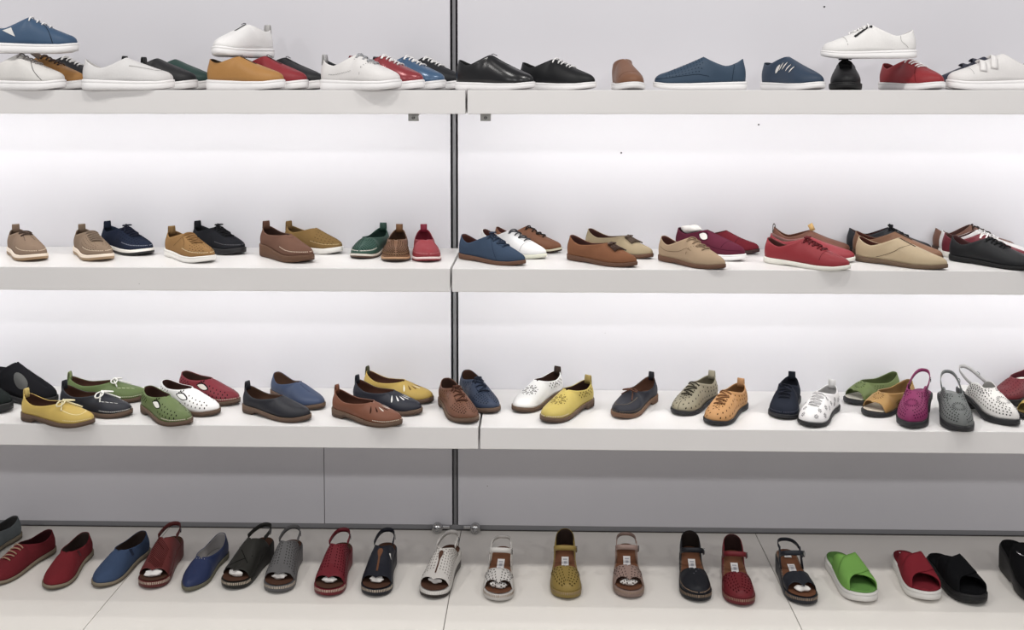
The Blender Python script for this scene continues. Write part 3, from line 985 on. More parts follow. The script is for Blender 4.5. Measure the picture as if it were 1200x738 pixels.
def paper(made, u, label, size=.016, sq=(1.2, 1.5, .75), lift=.015, y=0, seed=1, amp=.35):
    root, last, L = made
    lx, ly = u * L - L / 2, y + last.sh(u * L); a = root.rotation_euler.z
    wx = root.location.x + lx * math.cos(a) - ly * math.sin(a); wy = root.location.y + lx * math.sin(a) + ly * math.cos(a)
    mb = MB(); blob(mb, (0, 0, 0), size, amp, seed, 0, sq)
    o = mb.build('tissue_paper', [M('#e9e6e2', 'paper')]); o.location = (wx, wy, root.location.z + last.zt(u) + lift); o.rotation_euler = (0, 0, a)
    o['label'] = label; o['category'] = 'paper'; o['group'] = 'tissue paper stuffed in shoes'

def put(fn, name, label, cat, spot, o, group):
    """spot = (toe pixel x, toe pixel y, heel pixel x, level) on a shelf board or the floor;
       on the eye-level top board the second value is the toe's distance behind the front edge (m)"""
    tx, ty, hx, lev = spot[:4]
    L = o.get('L', BASE['L']); z = spot[4] if len(spot) > 4 else None
    if lev == 0:
        zz = SHELF[0][0]; toe = on_y(tx, 105, D_FRONT + ty); toe.z = zz
    else:
        zz = SHELF[lev][0] if lev < 3 else 0.0
        toe = on_z(tx, ty, zz)
    toe = Vector((toe.x, toe.y, 0))
    heel = heel_from(toe, hx, L)
    o = dict(o); lim = D_WALL - .022
    if heel.y > lim and lev < 3:
        dd_ = ray(hx, 400); h2 = Vector((dd_.x / dd_.y * lim, lim, 0)); L2 = (h2 - toe).length
        if L2 >= .226: L = L2; heel = h2
        else:
            L = .226; s_ = 1 if h2.x > toe.x else -1
            heel = Vector((toe.x + s_ * math.sqrt(max(L * L - (lim - toe.y) ** 2, 0)), lim, 0)) if lim > toe.y else Vector((toe.x + s_ * L, toe.y, 0))
        o['L'] = L
    mid = (toe + heel) / 2; d = toe - heel
    tilt = spot[5] if len(spot) > 5 else (0, 0)
    root = thing(name, label, cat, (mid.x, mid.y, (z if z is not None else zz) + .0004), math.atan2(d.y, d.x), group, tilt)
    yw = math.degrees(math.atan2(d.y, d.x))
    last, S, oo = fn(root, o)
    LOG.append((name, lev, round(mid.x, 3), round(mid.y - D_FRONT, 3), round(yw), round(heel.y + 0 - D_FRONT, 3), round(L, 3), label))
    return root, last, oo['L']
LOG = []
# ------------------------------------------------------------------ the setting
def plain(name, mb, mats, kind='structure', smooth=False):
    o = mb.build(name, mats, None, smooth); o['kind'] = kind; return o

def paintmat(hexc, name, rough=.45, spec=.4, speck=True, scale=1.0):
    m = bpy.data.materials.new(name); m.use_nodes = True
    nt = m.node_tree; b = nt.nodes['Principled BSDF']; N = nt.nodes.new
    tc = N('ShaderNodeTexCoord'); n1 = N('ShaderNodeTexNoise'); n1.inputs['Scale'].default_value = 1.7 * scale; n1.inputs['Detail'].default_value = 5
    nt.links.new(tc.outputs['Object'], n1.inputs['Vector'])
    cr = N('ShaderNodeValToRGB'); c = lin(hexc)
    cr.color_ramp.elements[0].position = .3; cr.color_ramp.elements[0].color = (*[v * .965 for v in c[:3]], 1)
    cr.color_ramp.elements[1].position = .7; cr.color_ramp.elements[1].color = c
    nt.links.new(n1.outputs['Fac'], cr.inputs[0]); last = cr.outputs[0]
    if speck:                                   # a few scuffs and specks
        v = N('ShaderNodeTexVoronoi'); v.inputs['Scale'].default_value = 5.5; nt.links.new(tc.outputs['Object'], v.inputs['Vector'])
        lt = N('ShaderNodeMath'); lt.operation = 'LESS_THAN'; lt.inputs[1].default_value = .012; nt.links.new(v.outputs['Distance'], lt.inputs[0])
        mx = N('ShaderNodeMix'); mx.data_type = 'RGBA'; mx.inputs[7].default_value = (.35, .34, .33, 1)
        nt.links.new(lt.outputs[0], mx.inputs[0]); nt.links.new(last, mx.inputs[6]); last = mx.outputs[2]
    nt.links.new(last, b.inputs['Base Color'])
    b.inputs['Roughness'].default_value = rough; b.inputs['Specular IOR Level'].default_value = spec
    return m

WALLM = paintmat('#d5d4d9', 'white painted wall panel', .5, .3)
SHELFM = paintmat('#dddbda', 'white laminate board', .38, .4, True, 2)
FLOORM = paintmat('#ebe7e1', 'pale glazed floor tile', .30, .45, False, 2)
DARK = M('#3c3c3e', 'paint'); STEEL = M('#b9b9ba', 'metal'); GREYP = M('#7c7c7e', 'paint')

XL, XR = -3.0, 3.2
slit = on_y(532.5, 300, D_WALL).x; SW = .0125
seam = on_y(380, 570, D_WALL).x
wb = zat(615.5, D_WALL)                          # lower edge of the wall panels
mb = MB(); ztop = SHELF[0][0] + .62
z3 = SHELF[2][1] - .02
box(mb, XL, slit - SW, D_WALL, D_WALL + .03, z3, ztop)
box(mb, slit + SW, XR, D_WALL, D_WALL + .03, z3, ztop)
box(mb, XL, seam - .0012, D_WALL, D_WALL + .03, wb, z3 - .001)
box(mb, seam + .0012, slit - SW * .8, D_WALL, D_WALL + .03, wb, z3 - .001)
box(mb, slit + SW * .8, XR, D_WALL, D_WALL + .03, wb, z3 - .001)
box(mb, XL, XR, D_WALL + .045, D_WALL + .06, 0, ztop, 1)
for px, py in ((728, 179), (889, 146), (966, 8)):     # screw holes
    q = on_y(px, py, D_WALL); tube(mb, [(q.x, D_WALL - .0006, q.z + EYE), (q.x, D_WALL + .002, q.z + EYE)], .0032, 1, 10)
plain('wall_back', mb, [WALLM, DARK])
# slotted upright standing in the joint between the wall panels
mb = MB(); box(mb, slit - SW * .42, slit + SW * .42, D_WALL + .008, D_WALL + .044, .0, ztop, 0)
plain('trim_1', mb, [GREYP, DARK])
# dark plinth rail closing the gap at the foot of the wall
mb = MB(); box(mb, XL, XR, D_WALL + .004, D_WALL + .044, .0, wb - .002, 0, 0)
plain('baseboard_back', mb, [M('#8b8b8e', 'paint'), M('#77777a', 'paint')])
# floor: large tiles with thin dark joints
fx = [on_z(97, 738, 0).x, on_z(519.5, 738, 0).x, on_z(940, 738, 0).x]
st = (fx[2] - fx[0]) / 2
xs = sorted(fx + [fx[0] - st, fx[2] + st, fx[2] + 2 * st, fx[0] - 2 * st])
mb = MB(); ye = [-1.2, -.2, .8, 1.55, D_WALL - .004]
for a, b in zip(xs, xs[1:]):
    for c, d in zip(ye, ye[1:]):
        box(mb, a + .0013, b - .0013, c + .0013, d - .0013, -.03, 0, 0)
box(mb, xs[0], xs[-1], ye[0], D_WALL + .06, -.05, -.004, 1)
plain('floor', mb, [FLOORM, M('#77716c', 'paint')])

# shelves
def shelf(x0, x1, k, label):
    zt_, zb_ = SHELF[k]
    mb = MB(); box(mb, x0, x1, D_FRONT, D_WALL - .001, zb_, zt_, 0, .0018)
    o = mb.build('wall_shelf', [SHELFM], None, False)
    o['label'] = label; o['category'] = 'shelf'; o['group'] = 'white wall shelves'
for k, gx, nm in ((0, 546.5, 'top'), (1, 528.5, 'middle'), (2, 561.5, 'lowest')):
    g = on_y(gx, (120, 328, 514)[k], D_FRONT).x
    shelf(XL, g - .003, k, ['thick white shelf board at eye level, left of the joint, carrying a stacked blue sneaker', 'thick white shelf board left of the joint carrying beige and tan laced moccasins', 'thick white shelf board left of the joint carrying yellow and navy tie flats'][k])
    shelf(g + .003, XR, k, ['thick white shelf board at eye level, right of the joint, carrying a zipped white sneaker', 'thick white shelf board right of the joint carrying tassel loafers and brogues', 'thick white shelf board right of the joint carrying flowered slip-ons and slingback clogs'][k])
# metal clips under the top boards
for px, lab in ((484.5, 'small steel clip under the top shelf, left of the wall joint'), (569, 'small steel clip under the top shelf, right of the wall joint')):
    p = on_y(px, 137, D_FRONT + .02); zb_ = SHELF[0][1]
    r = thing('shelf_clip', lab, 'shelf clip', (p.x, D_FRONT + .02, zb_), 0, 'steel clips under the top shelf')
    mb = MB(); box(mb, -.015, .015, -.001, .004, -.021, -.0003, 0, .001); box(mb, -.015, .015, .004, .03, -.004, -.0003, 0, .001); mb.build('plate', [M('#9b9b98', 'paint')], r, False)
    mb = MB(); tube(mb, [(0, -.0042, -.011), (0, -.0012, -.011)], .0045, 0, 12); box(mb, -.0035, .0035, -.0048, -.0043, -.0117, -.0103, 1); mb.build('screw', [STEEL, DARK], r, True)
# round metal feet at the foot of the wall beside the joint
for px, lab in ((512.5, 'round steel knob at the foot of the wall, left of the joint'), (557, 'round steel knob at the foot of the wall, right of the joint')):
    p = on_z(px, 625, 0)
    r = thing('floor_knob', lab, 'knob', (p.x, D_WALL - .026, 0), 0, 'steel knobs at the foot of the wall')
    mb = MB(); n = 20; prof = [(0, .0), (.010, .0), (.016, .004), (.0175, .012), (.0165, .020), (.011, .026), (0, .028)]
    vs = []; fs = []
    for i in range(n):
        a = 2 * PI * i / n
        for rr, h in prof: vs.append((rr * math.cos(a), -h + .012, .0178 + rr * math.sin(a)))
    m = len(prof)
    for i in range(n):
        for j in range(m - 1): fs.append((i * m + j, i * m + j + 1, ((i + 1) % n) * m + j + 1, ((i + 1) % n) * m + j))
    mb.add(vs, fs, 0); mb.build('cap', [STEEL], r, True)
    mb = MB(); ring(mb, (0, -.0145, .0178), (1, 0, 0), (0, 0, 1), .007, .007, .0012); mb.build('inner_ring', [GREYP], r, True)
    s = 1 if px < 530 else -1
    mb = MB(); box(mb, min(s * .014, s * .040), max(s * .014, s * .040), .008, .018, .010, .020, 0, .002); mb.build('arm', [STEEL], r, False)

# ------------------------------------------------------------------ camera and light
cam = bpy.data.cameras.new('camera'); co = bpy.data.objects.new('camera', cam); COL.objects.link(co)
cam.sensor_fit = 'HORIZONTAL'; cam.sensor_width = 36; cam.lens = F / 1200 * 36
cam.shift_x = 0; cam.shift_y = -(369 - CY) / 1200
co.location = (0, 0, EYE)
co.rotation_euler = fw.to_track_quat('-Z', 'Y').to_euler()
cam.clip_start = .05; SC.camera = co

SC.view_settings.view_transform = 'Standard'; SC.view_settings.look = 'None'
SC.view_settings.exposure = 0
w = bpy.data.worlds.new('World'); SC.world = w; w.use_nodes = True
w.node_tree.nodes['Background'].inputs[0].default_value = (.98, .97, 1, 1)
w.node_tree.nodes['Background'].inputs[1].default_value = .35

def area(name, loc, size, power, target=None, color=(1, 1, 1), spread=None):
    l = bpy.data.lights.new(name, 'AREA'); l.shape = 'RECTANGLE'; l.size, l.size_y = size; l.energy = power; l.color = color
    if spread: l.spread = spread
    o = bpy.data.objects.new(name, l); COL.objects.link(o); o.location = loc
    d = (Vector(target) - Vector(loc)) if target else Vector((0, 0, -1))
    o.rotation_euler = d.to_track_quat('-Z', 'Y').to_euler()
    return o
for i, x in enumerate((-2.1, -.7, .7, 2.1)):
    area('ceiling spot', (x, 2.15, 3.0), (.22, .16), 13, (x, 2.9, .4), (1, .97, .93))
for x in (-3.0, -1.2, 1.0, 2.9):
    area('shop spot', (x, -.9, 2.7), (.16, .16), 13.5, (x * .5, 3.2, .4), (1, .98, .96))
# strip lights under the front of the two upper boards
for k in (0, 1):
    for xa, xb, e in ((XL + .1, slit - .05, 6.6), (slit + .05, XR - .1, 9.0)):
        area('shelf strip light', ((xa + xb) / 2, D_FRONT + .10, SHELF[k][1] - .004), (xb - xa, .02), e, ((xa + xb) / 2, D_WALL + .02, SHELF[k][1] - .26), (1, .995, .97))
# ------------------------------------------------------------------ the shoes
G = ['shoes on the top shelf', 'shoes on the middle shelf', 'shoes on the lowest shelf', 'shoes and sandals on the floor']
def A(fn, name, label, cat, spot, **o): return put(fn, name, label, cat, spot, o, G[spot[3]])
WH = '#efedec'
STAY = ('stay', .017, .060, 3)
snk = dict(L=.252, sole='cup', sc=['#efeded'], ut=.48, th=.078, sh=.041, hh=.058, ow=.030, ef=1.15, pr=1.0)
slp = dict(L=.252, sole='cup', sc=['#efeded'], ut=.46, th=.074, sh=.043, hh=.058, ow=.030, ef=.9, pr=1.0)

# ---- top shelf (spots: toe x, distance behind the edge, heel x)
zs = SHELF[0][0]
A(low, 'lace_up_sneaker', 'blue sneaker with white laces and pale triangle panel, stacked on the shoes at top left', 'shoe', (91, .05, -6, 0, zs + .107), **{**snk, 'up': '#3b5b7d', 'lin': '#d8d6d4', 'laces': 4, 'lc': WH, 'cross': False, 'accent': '#d9d8d6', 'deco': [('tri', .70, .60, .018, .014, (1, -1)), ('seam', [(.26, .05), (.29, .5), (.33, .9)], 3)]})
A(low, 'lace_up_sneaker', 'pale grey-white laced sneaker in front at the left end of the top shelf', 'shoe', (74, .02, -14, 0), **{**snk, 'up': '#d6d3cf', 'lin': '#cbc8c4', 'laces': 5, 'lc': '#a8a2a0', 'cross': False, 'deco': [('seam', [(.22, .05), (.30, .4), (.34, .85)], 3)]})
A(low, 'lace_up_sneaker', 'mustard sneaker with brown laces, behind the pale grey-white laced sneaker', 'shoe', (98, .122, 16, 0), **{**snk, 'up': '#b67c28', 'lin': '#584a3e', 'laces': 5, 'lc': '#5a463c', 'tongue': '#5c4a40'})
A(low, 'lace_up_sneaker', 'black sneaker with white laces, rearmost below the stacked blue sneaker', 'shoe', (119, .218, 44, 0), **{**snk, 'up': '#232327', 'lin': '#3a3a3c', 'laces': 5, 'lc': '#dddbd9'})
A(low, 'slip_on_shoe', 'silver-white moccasin slip-on with a thick white sole on the top shelf', 'shoe', (203, .045, 104, 0), **{**slp, 'up': '#d4d2d1', 'lin': '#c6c3c0', 'ut': .49, 'th': .068, 'sh': .034, 'hh': .058, 'trim': '#bdbab8', 'deco': [('apron', .135, .222, .030, 3)], 'hole': '#aeaba9', 'pr': .95})
A(low, 'slip_on_shoe', 'black slip-on with white sole, just behind the silver-white moccasin slip-on', 'shoe', (228, .130, 150, 0), **{**slp, 'up': '#2b2b2e', 'lin': '#303033', 'tab': '#26262a', 'ut': .50, 'th': .070, 'sh': .036, 'pr': .95})
A(low, 'slip_on_shoe', 'dark green slip-on with white sole, left of the mustard zip shoe', 'shoe', (248, .228, 172, 0), **{**slp, 'up': '#2c4c46', 'lin': '#33332f', 'tab': '#2a2a2c', 'ut': .50, 'th': .070, 'sh': .036, 'pr': .95})
A(low, 'zip_up_shoe', 'mustard leather shoe with front zip and thick white sole on the top shelf', 'shoe', (330, .02, 250, 0), **{**slp, 'up': '#b9802d', 'lin': '#5c4a36', 'ut': .44, 'th': .072, 'sh': .050, 'hh': .062, 'zip': (.055, '#4a3418')})
A(low, 'zip_up_sneaker', 'white zip sneaker stacked on top of the mustard and red shoes, toe left', 'shoe', (252, .045, 320, 0, zs + .098), **{**slp, 'up': '#e9e7e6', 'lin': '#d4d2d0', 'ut': .44, 'th': .074, 'sh': .052, 'hh': .058, 'zip': (.05, '#2c2c2e'), 'tab': '#b5b3b1'})
A(low, 'zip_up_shoe', 'red leather shoe with front zip, second behind the mustard zip shoe', 'shoe', (357, .10, 283, 0), **{**slp, 'up': '#9e2530', 'lin': '#5a2a2c', 'ut': .44, 'th': .076, 'sh': .048, 'zip': (.055, '#5a141c')})
A(low, 'zip_up_shoe', 'black leather shoe with front zip, rearmost behind the red zip shoe', 'shoe', (376, .19, 308, 0), **{**slp, 'up': '#2b2b2f', 'lin': '#3a3a3c', 'ut': .44, 'th': .074, 'sh': .048, 'tab': '#aaa8a6', 'zip': (.055, '#18181a')})
A(low, 'brogue_sneaker', 'white punched brogue sneaker with grey laces on the top shelf', 'shoe', (467, -.008, 381, 0), **{**snk, 'up': '#dedbd9', 'lin': '#3e4046', 'laces': 4, 'lc': '#a9abb0', 'tab': '#b3b3b3', 'hole': '#6c6b6b', 'ut': .48, 'deco': [('wing', .70), ('stay', .019, .055, 3), ('dots', .55, .80, .28, .3, {'step': .006, 'r': .0008})]})
A(low, 'lace_up_sneaker', 'glossy red sneaker with white laces, directly behind the white brogue sneaker', 'shoe', (494, .095, 412, 0), **{**snk, 'up': '#a32c36', 'k': 'shiny', 'lin': '#8a2a32', 'laces': 5, 'lc': WH, 'tab': '#8d2029'})
A(low, 'lace_up_sneaker', 'metallic blue sneaker with white laces, third behind the white brogue sneaker', 'shoe', (519, .178, 440, 0), **{**snk, 'up': '#3f678f', 'k': 'shiny', 'lin': '#26262a', 'laces': 5, 'lc': WH, 'tab': '#26262a'})
A(low, 'lace_up_sneaker', 'black sneaker with white laces and white sole, beside the metallic blue sneaker', 'shoe', (540, .27, 463, 0), **{**snk, 'up': '#26272c', 'lin': '#26262a', 'laces': 5, 'lc': WH, 'sh': .042})
A(low, 'slip_on_sneaker', 'glossy black zip-front slip-on with white sole, right of the wall joint', 'shoe', (624, .02, 537, 0), **{**slp, 'sole': 'lowcup', 'W': .041, 'up': '#18181b', 'k': 'shiny', 'lin': '#222', 'lin': '#222224', 'ut': .46, 'th': .082, 'sh': .050, 'hh': .066, 'deco': [('stay', .014, .075, 0)], 'zip': (.06, '#101012')})
A(low, 'lace_up_sneaker', 'low black sneaker with white lace bars, between the black slip-on and brown loafer', 'shoe', (695, .06, 611, 0), **{**snk, 'sole': 'lowcup', 'W': .041, 'up': '#1b1c1f', 'lin': '#222224', 'laces': 5, 'lc': WH, 'cross': False, 'lr': .0021, 'th': .072, 'sh': .044, 'hh': .060, 'll': .06})
A(low, 'slip_on_shoe', 'small brown loafer seen toe-on with a white sole on the top shelf', 'shoe', (741, .015, 725, 0), **{**slp, 'sole': 'lowcup', 'W': .040, 'up': '#8a5a3c', 'lin': '#5a3a2a', 'ut': .42, 'th': .072, 'sh': .055, 'hh': .062, 'hole': '#6a4028', 'deco': [('cap', .80, .01, 3)]})
A(low, 'slip_on_shoe', 'blue slip-on with perforated vamp and white sole, toe pointing left', 'shoe', (767, .10, 872, 0), **{**slp, 'L': .262, 'sole': 'lowcup', 'W': .040, 'up': '#385068', 'lin': '#2c3c4c', 'ut': .46, 'th': .076, 'sh': .046, 'hh': .066, 'hole': '#1c2f42', 'deco': [('dots', .16, .52, .30, .95, {'step': .008, 'r': .0012}), ('seam', [(.82, .05), (.83, .5), (.84, .98)], 3), ('seam', [(.02, .22), (.3, .25), (.6, .2)], 3)]})
A(low, 'cutout_sneaker', 'navy blue sneaker with striped white side cut-outs on the top shelf', 'shoe', (960, .015, 893, 0), **{**slp, 'sole': 'lowcup', 'W': .041, 'up': '#33475f', 'lin': '#2a3644', 'ut': .44, 'th': .078, 'sh': .052, 'hh': .060, 'accent': '#dad7d2', 'hole': '#1a2430', 'deco': [('stripes',)]})
A(low, 'lace_up_shoe', 'all-black laced shoe facing forward under the stacked white zip sneaker', 'shoe', (989, .015, 987, 0), **{**snk, 'sole': 'lowcup', 'sc': ['#161618'], 'W': .043, 'up': '#1d1d20', 'lin': '#1a1a1c', 'laces': 5, 'lc': '#151517', 'bow': .016, 'th': .066})
A(low, 'lace_up_sneaker', 'matte red sneaker with white laces, carrying the stacked white zip sneaker', 'shoe', (1100, .015, 1030, 0), **{**snk, 'sole': 'lowcup', 'up': '#a3242c', 'lin': '#701c22', 'laces': 5, 'lc': WH, 'lr': .0021, 'cross': False, 'th': .070, 'deco': [('seam', [(.24, .05), (.27, .4), (.33, .9)], 3)], 'hole': '#6a141a'})
A(low, 'zip_up_sneaker', 'white laced sneaker with dark side zip, stacked across a black and a red shoe', 'shoe', (962, .09, 1066, 0, zs + .091), **{**snk, 'L': .262, 'sole': 'lowcup', 'W': .042, 'up': '#e4e2e0', 'lin': '#bbb8b6', 'laces': 5, 'lc': '#f4f3f2', 'hole': '#a7a5a3', 'szip': (1, [(.52, .84), (.46, .74), (.40, .62), (.34, .50)]), 'szc': '#2b2b2d', 'deco': [('seam', [(.86, .1), (.80, .5), (.79, .98)], 3), ('cap', .74, .012, 3)]})
A(low, 'strap_sneaker', 'navy strap sneaker mostly hidden behind the white strap sneaker', 'shoe', (1098, .215, 1190, 0), **{**slp, 'sole': 'lowcup', 'up': '#33374a', 'lin': '#2a2c38', 'ut': .46, 'th': .080, 'velcro': [(.30, 0), (.41, 0)], 'velcol': '#2e3244'})
A(low, 'strap_sneaker', 'white sneaker with two closure straps at the right end of the top shelf', 'shoe', (1109, .085, 1208, 0), **{**slp, 'L': .262, 'up': '#dedbd9', 'lin': '#3c3c40', 'ut': .40, 'th': .078, 'velcro': [(.36, 0), (.47, 0)], 'velcol': '#e6e3e1', 'hole': '#b5b2b0', 'deco': [('cap', .76, .01, 3)]})

# ---- middle shelf
moc = dict(L=.245, W=.043, sole='lowcup', sc=['#e6ddcf'], ut=.50, th=.060, sh=.040, hh=.052, bh=.026, off=.003, k='suede', groove=False, stitch='#d9c7a8')
A(low, 'moccasin', 'taupe moccasin with centre tie, leftmost on the middle shelf', 'shoe', (42, 307, 21, 1), **{**moc, 'up': '#8d745f', 'lin': '#6e5846', 'tab': '#8a705a', 'sc': ['#ead9c4', '#a88458'], 'lc': '#4c3a30', 'laces': 2, 'll': .02, 'ef': .8, 'deco': [('feather', .34, .30), ('tops', [(.60 + .022 * i, s * (.010 + .0008 * i), .0022, .0010, .6 * s, 3) for i in range(6) for s in (1, -1)])]})
A(low, 'lace_up_moccasin', 'taupe laced moccasin with cream sole, left of the navy laced moccasin', 'shoe', (120, 307, 98, 1), **{**moc, 'up': '#8d7660', 'lin': '#6e5846', 'tab': '#86705a', 'sc': ['#ead9c4', '#b08f66'], 'laces': 5, 'lc': '#806c5a', 'deco': [('feather', .34, .30), ('dots', .10, .42, .35, .8, {'step': .009, 'r': .0018, 'ry': .0011}), STAY], 'hole': '#5c4838'})
A(low, 'lace_up_moccasin', 'navy laced moccasin with white sole, behind the taupe laced moccasin', 'shoe', (172, 300, 127, 1), **{**moc, 'up': '#232c42', 'lin': '#223044', 'tab': '#222a3c', 'sc': ['#e8e4dd', '#1d1d20'], 'laces': 5, 'lc': '#1d2236', 'bow': .014, 'stitch': '#8d93a4', 'deco': [('feather', .36, .28), ('dots', .10, .5, .3, .75, {'step': .010, 'r': .0017}), STAY], 'hole': '#141a2a'})
A(low, 'lace_up_moccasin', 'tan laced moccasin with white ridged sole, left of the black laced moccasin', 'shoe', (243, 309, 202, 1), **{**moc, 'up': '#9b7139', 'lin': '#7a5830', 'tab': '#94703c', 'sc': ['#e9e6e0'], 'groove': True, 'laces': 5, 'lc': '#94692f', 'lr': .0022, 'stitch': '#e4cf9e', 'deco': [('feather', .38, .28), ('seam', [(.62, .3), (.50, .62), (.38, .55), (.34, .3)], 3), ('dots', .06, .26, .3, .85, {'step': .010, 'r': .0022, 'ry': .0012}), STAY], 'hole': '#5e4220'})
A(low, 'lace_up_moccasin', 'all-black laced moccasin behind the tan laced moccasin', 'shoe', (281, 299, 232, 1), **{**moc, 'up': '#26272d', 'lin': '#26272c', 'tab': '#24252a', 'sc': ['#1e1e22'], 'laces': 5, 'lc': '#1a1a1e', 'bow': .014, 'stitch': '#6c6c72', 'deco': [('feather', .36, .28), STAY], 'hole': '#101014'})
A(low, 'slip_on_moccasin', 'dusky brown slip-on moccasin with brown wedge sole', 'shoe', (360, 309, 312, 1), **{**moc, 'sole': 'lift', 'up': '#74503f', 'lin': '#4f342a', 'tab': '#6a4636', 'sc': ['#6b482f'], 'sk': 'sole', 'ut': .56, 'th': .050, 'sh': .036, 'ef': .65, 'stitch': '#d8c2a8', 'deco': [('feather', .40, .26), ('gore', .62, .001, .010, 4), ('stay', .012, .018, 3)], 'hole': '#553728'})
A(low, 'slip_on_moccasin', 'mustard slip-on moccasin with white sole, behind the dusky brown one', 'shoe', (397, 298, 345, 1), **{**moc, 'up': '#8f6d33', 'lin': '#6a5026', 'tab': '#866430', 'sc': ['#e7e4de', '#222'], 'sc': ['#e7e4de'], 'ut': .54, 'th': .056, 'sh': .038, 'ef': .65, 'stitch': '#cdb57e', 'deco': [('feather', .40, .26), ('stay', .013, .018, 3), ('dots', .08, .34, .3, .85, {'step': .011, 'r': .0022, 'ry': .0012})], 'hole': '#5e4520'})
fl2 = dict(L=.245, W=.043, sole='flat', off=.002, ut=.62, th=.044, sh=.034, hh=.054, bh=.026, ef=.6, groove=False, k='leather')
A(low, 'slip_on_moccasin', 'dark green slip-on moccasin with woven vamp, toe pointing left', 'shoe', (418, 304, 448, 1), **{**fl2, 'up': '#2d5347', 'lin': '#24423a', 'tab': '#274a40', 'sc': ['#cfc6b8', '#5e4232'], 'stitch': '#e6e0d2', 'hole': '#193830', 'deco': [('feather', .30, .28), ('dots', .0, .33, .30, .97, {'step': .0075, 'r': .0026, 'ry': .0014, 'ang': .6})]})
A(low, 'slip_on_moccasin', 'brown woven slip-on moccasin, between the green and the red one', 'shoe', (461, 308, 469, 1), **{**fl2, 'up': '#7d5434', 'lin': '#4f3524', 'tab': '#84582f', 'sc': ['#b98a5c', '#4a3222'], 'stitch': '#a67c50', 'hole': '#3e2818', 'deco': [('feather', .30, .28), ('dots', .0, .36, .22, .98, {'step': .0068, 'r': .0026, 'ry': .0015, 'ang': .6})]})
A(low, 'slip_on_moccasin', 'red slip-on moccasin, next to the wall joint on the middle shelf', 'shoe', (500, 308, 497, 1), **{**fl2, 'up': '#9a2632', 'lin': '#8a1f36', 'tab': '#961c3a', 'sc': ['#e2c9c4', '#96202e'], 'stitch': '#c77a7e', 'hole': '#6c1822', 'deco': [('feather', .30, .28), ('tops', [(.655, 0, .008, .0009, 0, 3)])]})
ox = dict(L=.25, W=.0405, toe='almond', sole='flat', off=.0018, groove=False, k='suede', ut=.49, th=.067, sh=.037, pr=1.05, hh=.056, bh=.025, lin='#5c3028', sc=['#6f4a34'], sk='sole', ef=1.1)
A(low, 'oxford_shoe', 'blue suede laced oxford with brown sole, right of the wall joint on the middle shelf', 'shoe', (613, 312, 541, 1), **{**ox, 'up': '#3a4d66', 'laces': 4, 'lc': '#2c3b52', 'bow': .012, 'deco': [STAY, ('seam', [(.30, .05), (.36, .4), (.44, .9)], 3)], 'hole': '#26364c'})
A(low, 'oxford_shoe', 'white laced oxford between the blue suede and the brown oxford', 'shoe', (638, 304, 565, 1), **{**ox, 'k': 'leather', 'up': '#dddcdc', 'sc': ['#d8d8c4'], 'laces': 4, 'lc': '#4a4a4e', 'deco': [STAY, ('cap', .72, .01, 3)], 'hole': '#9a9898'})
A(low, 'oxford_shoe', 'cognac brown laced oxford with pale sole, rearmost behind the white oxford', 'shoe', (657, 296.5, 580, 1), **{**ox, 'k': 'leather', 'up': '#84502e', 'sc': ['#c9c2a4', '#3a2418'], 'laces': 4, 'lc': '#241a18', 'deco': [STAY], 'hole': '#5a3218'})
lo = dict(L=.25, W=.0405, toe='almond', sole='flat', off=.0018, groove=False, k='suede', ut=.60, th=.050, sh=.036, hh=.056, bh=.025, lin='#54302a', sc=['#6a4630'], sk='sole', ef=.65)
A(low, 'tassel_loafer', 'tan suede tassel loafer with brown sole, in front of the beige tassel loafer', 'shoe', (744, 314, 667, 1), **{**lo, 'up': '#875534', 'tassel': '#4a2e20'})
A(low, 'tassel_loafer', 'beige suede tassel loafer behind the tan one', 'shoe', (763, 304, 688, 1), **{**lo, 'up': '#a3916f', 'tassel': '#5e4a3a'})
A(low, 'brogue_shoe', 'beige suede punched brogue with brown sole, in front of the burgundy strap shoe', 'shoe', (847, 317, 774, 1), **{**ox, 'up': '#ab9070', 'laces': 4, 'lc': '#94795a', 'deco': [('wing', .66), ('seam', [(.86, .55), (.62, .35), (.48, .40), (.38, .42)], 3)], 'hole': '#7c6246'})
m_burg = A(low, 'cutout_sneaker', 'burgundy cut-out shoe with white sole and white paper inside, behind the beige brogue', 'shoe', (871, 307, 793, 1), **{**slp, 'L': .25, 'W': .040, 'toe': 'almond', 'sole': 'lowcup', 'up': '#6a243c', 'k': 'suede', 'lin': '#4c1c2e', 'ut': .46, 'th': .064, 'sh': .046, 'hh': .058, 'accent': '#e8e6e0', 'hole': '#4a1428', 'deco': [('eye', .50, .56, .019, .011, .3, 5), ('cap', .74, .012, 3), ('seam', [(.05, .25), (.3, .25), (.45, .3)], 3)]})
A(low, 'slip_on_shoe', 'dark red suede slip-on with dark sole, behind the burgundy cut-out shoe', 'shoe', (889, 298, 812, 1), **{**lo, 'up': '#7e1f2e', 'sc': ['#4a3230'], 'ut': .54, 'th': .056, 'deco': [('cap', .68, .012, 3)], 'hole': '#5a1420'})
A(low, 'lace_up_shoe', 'bright red laced shoe with off-white sole on the middle shelf', 'shoe', (994, 318, 896, 1), **{**ox, 'L': .262, 'toe': 'round', 'k': 'leather', 'up': '#9c212c', 'sc': ['#dfddd2'], 'off': .003, 'laces': 5, 'lc': '#6d151e', 'bow': .014, 'lin': '#63332e', 'deco': [STAY, ('cap', .72, .008, 3)], 'hole': '#701520'})
A(low, 'lace_up_shoe', 'plain red shoe in the middle, between the laced red shoe and the brown tagged shoe', 'shoe', (1001, 308, 899, 1), **{**ox, 'L': .258, 'toe': 'round', 'k': 'leather', 'up': '#a02a36', 'lin': '#a98078', 'sc': ['#dfddd2'], 'th': .056})
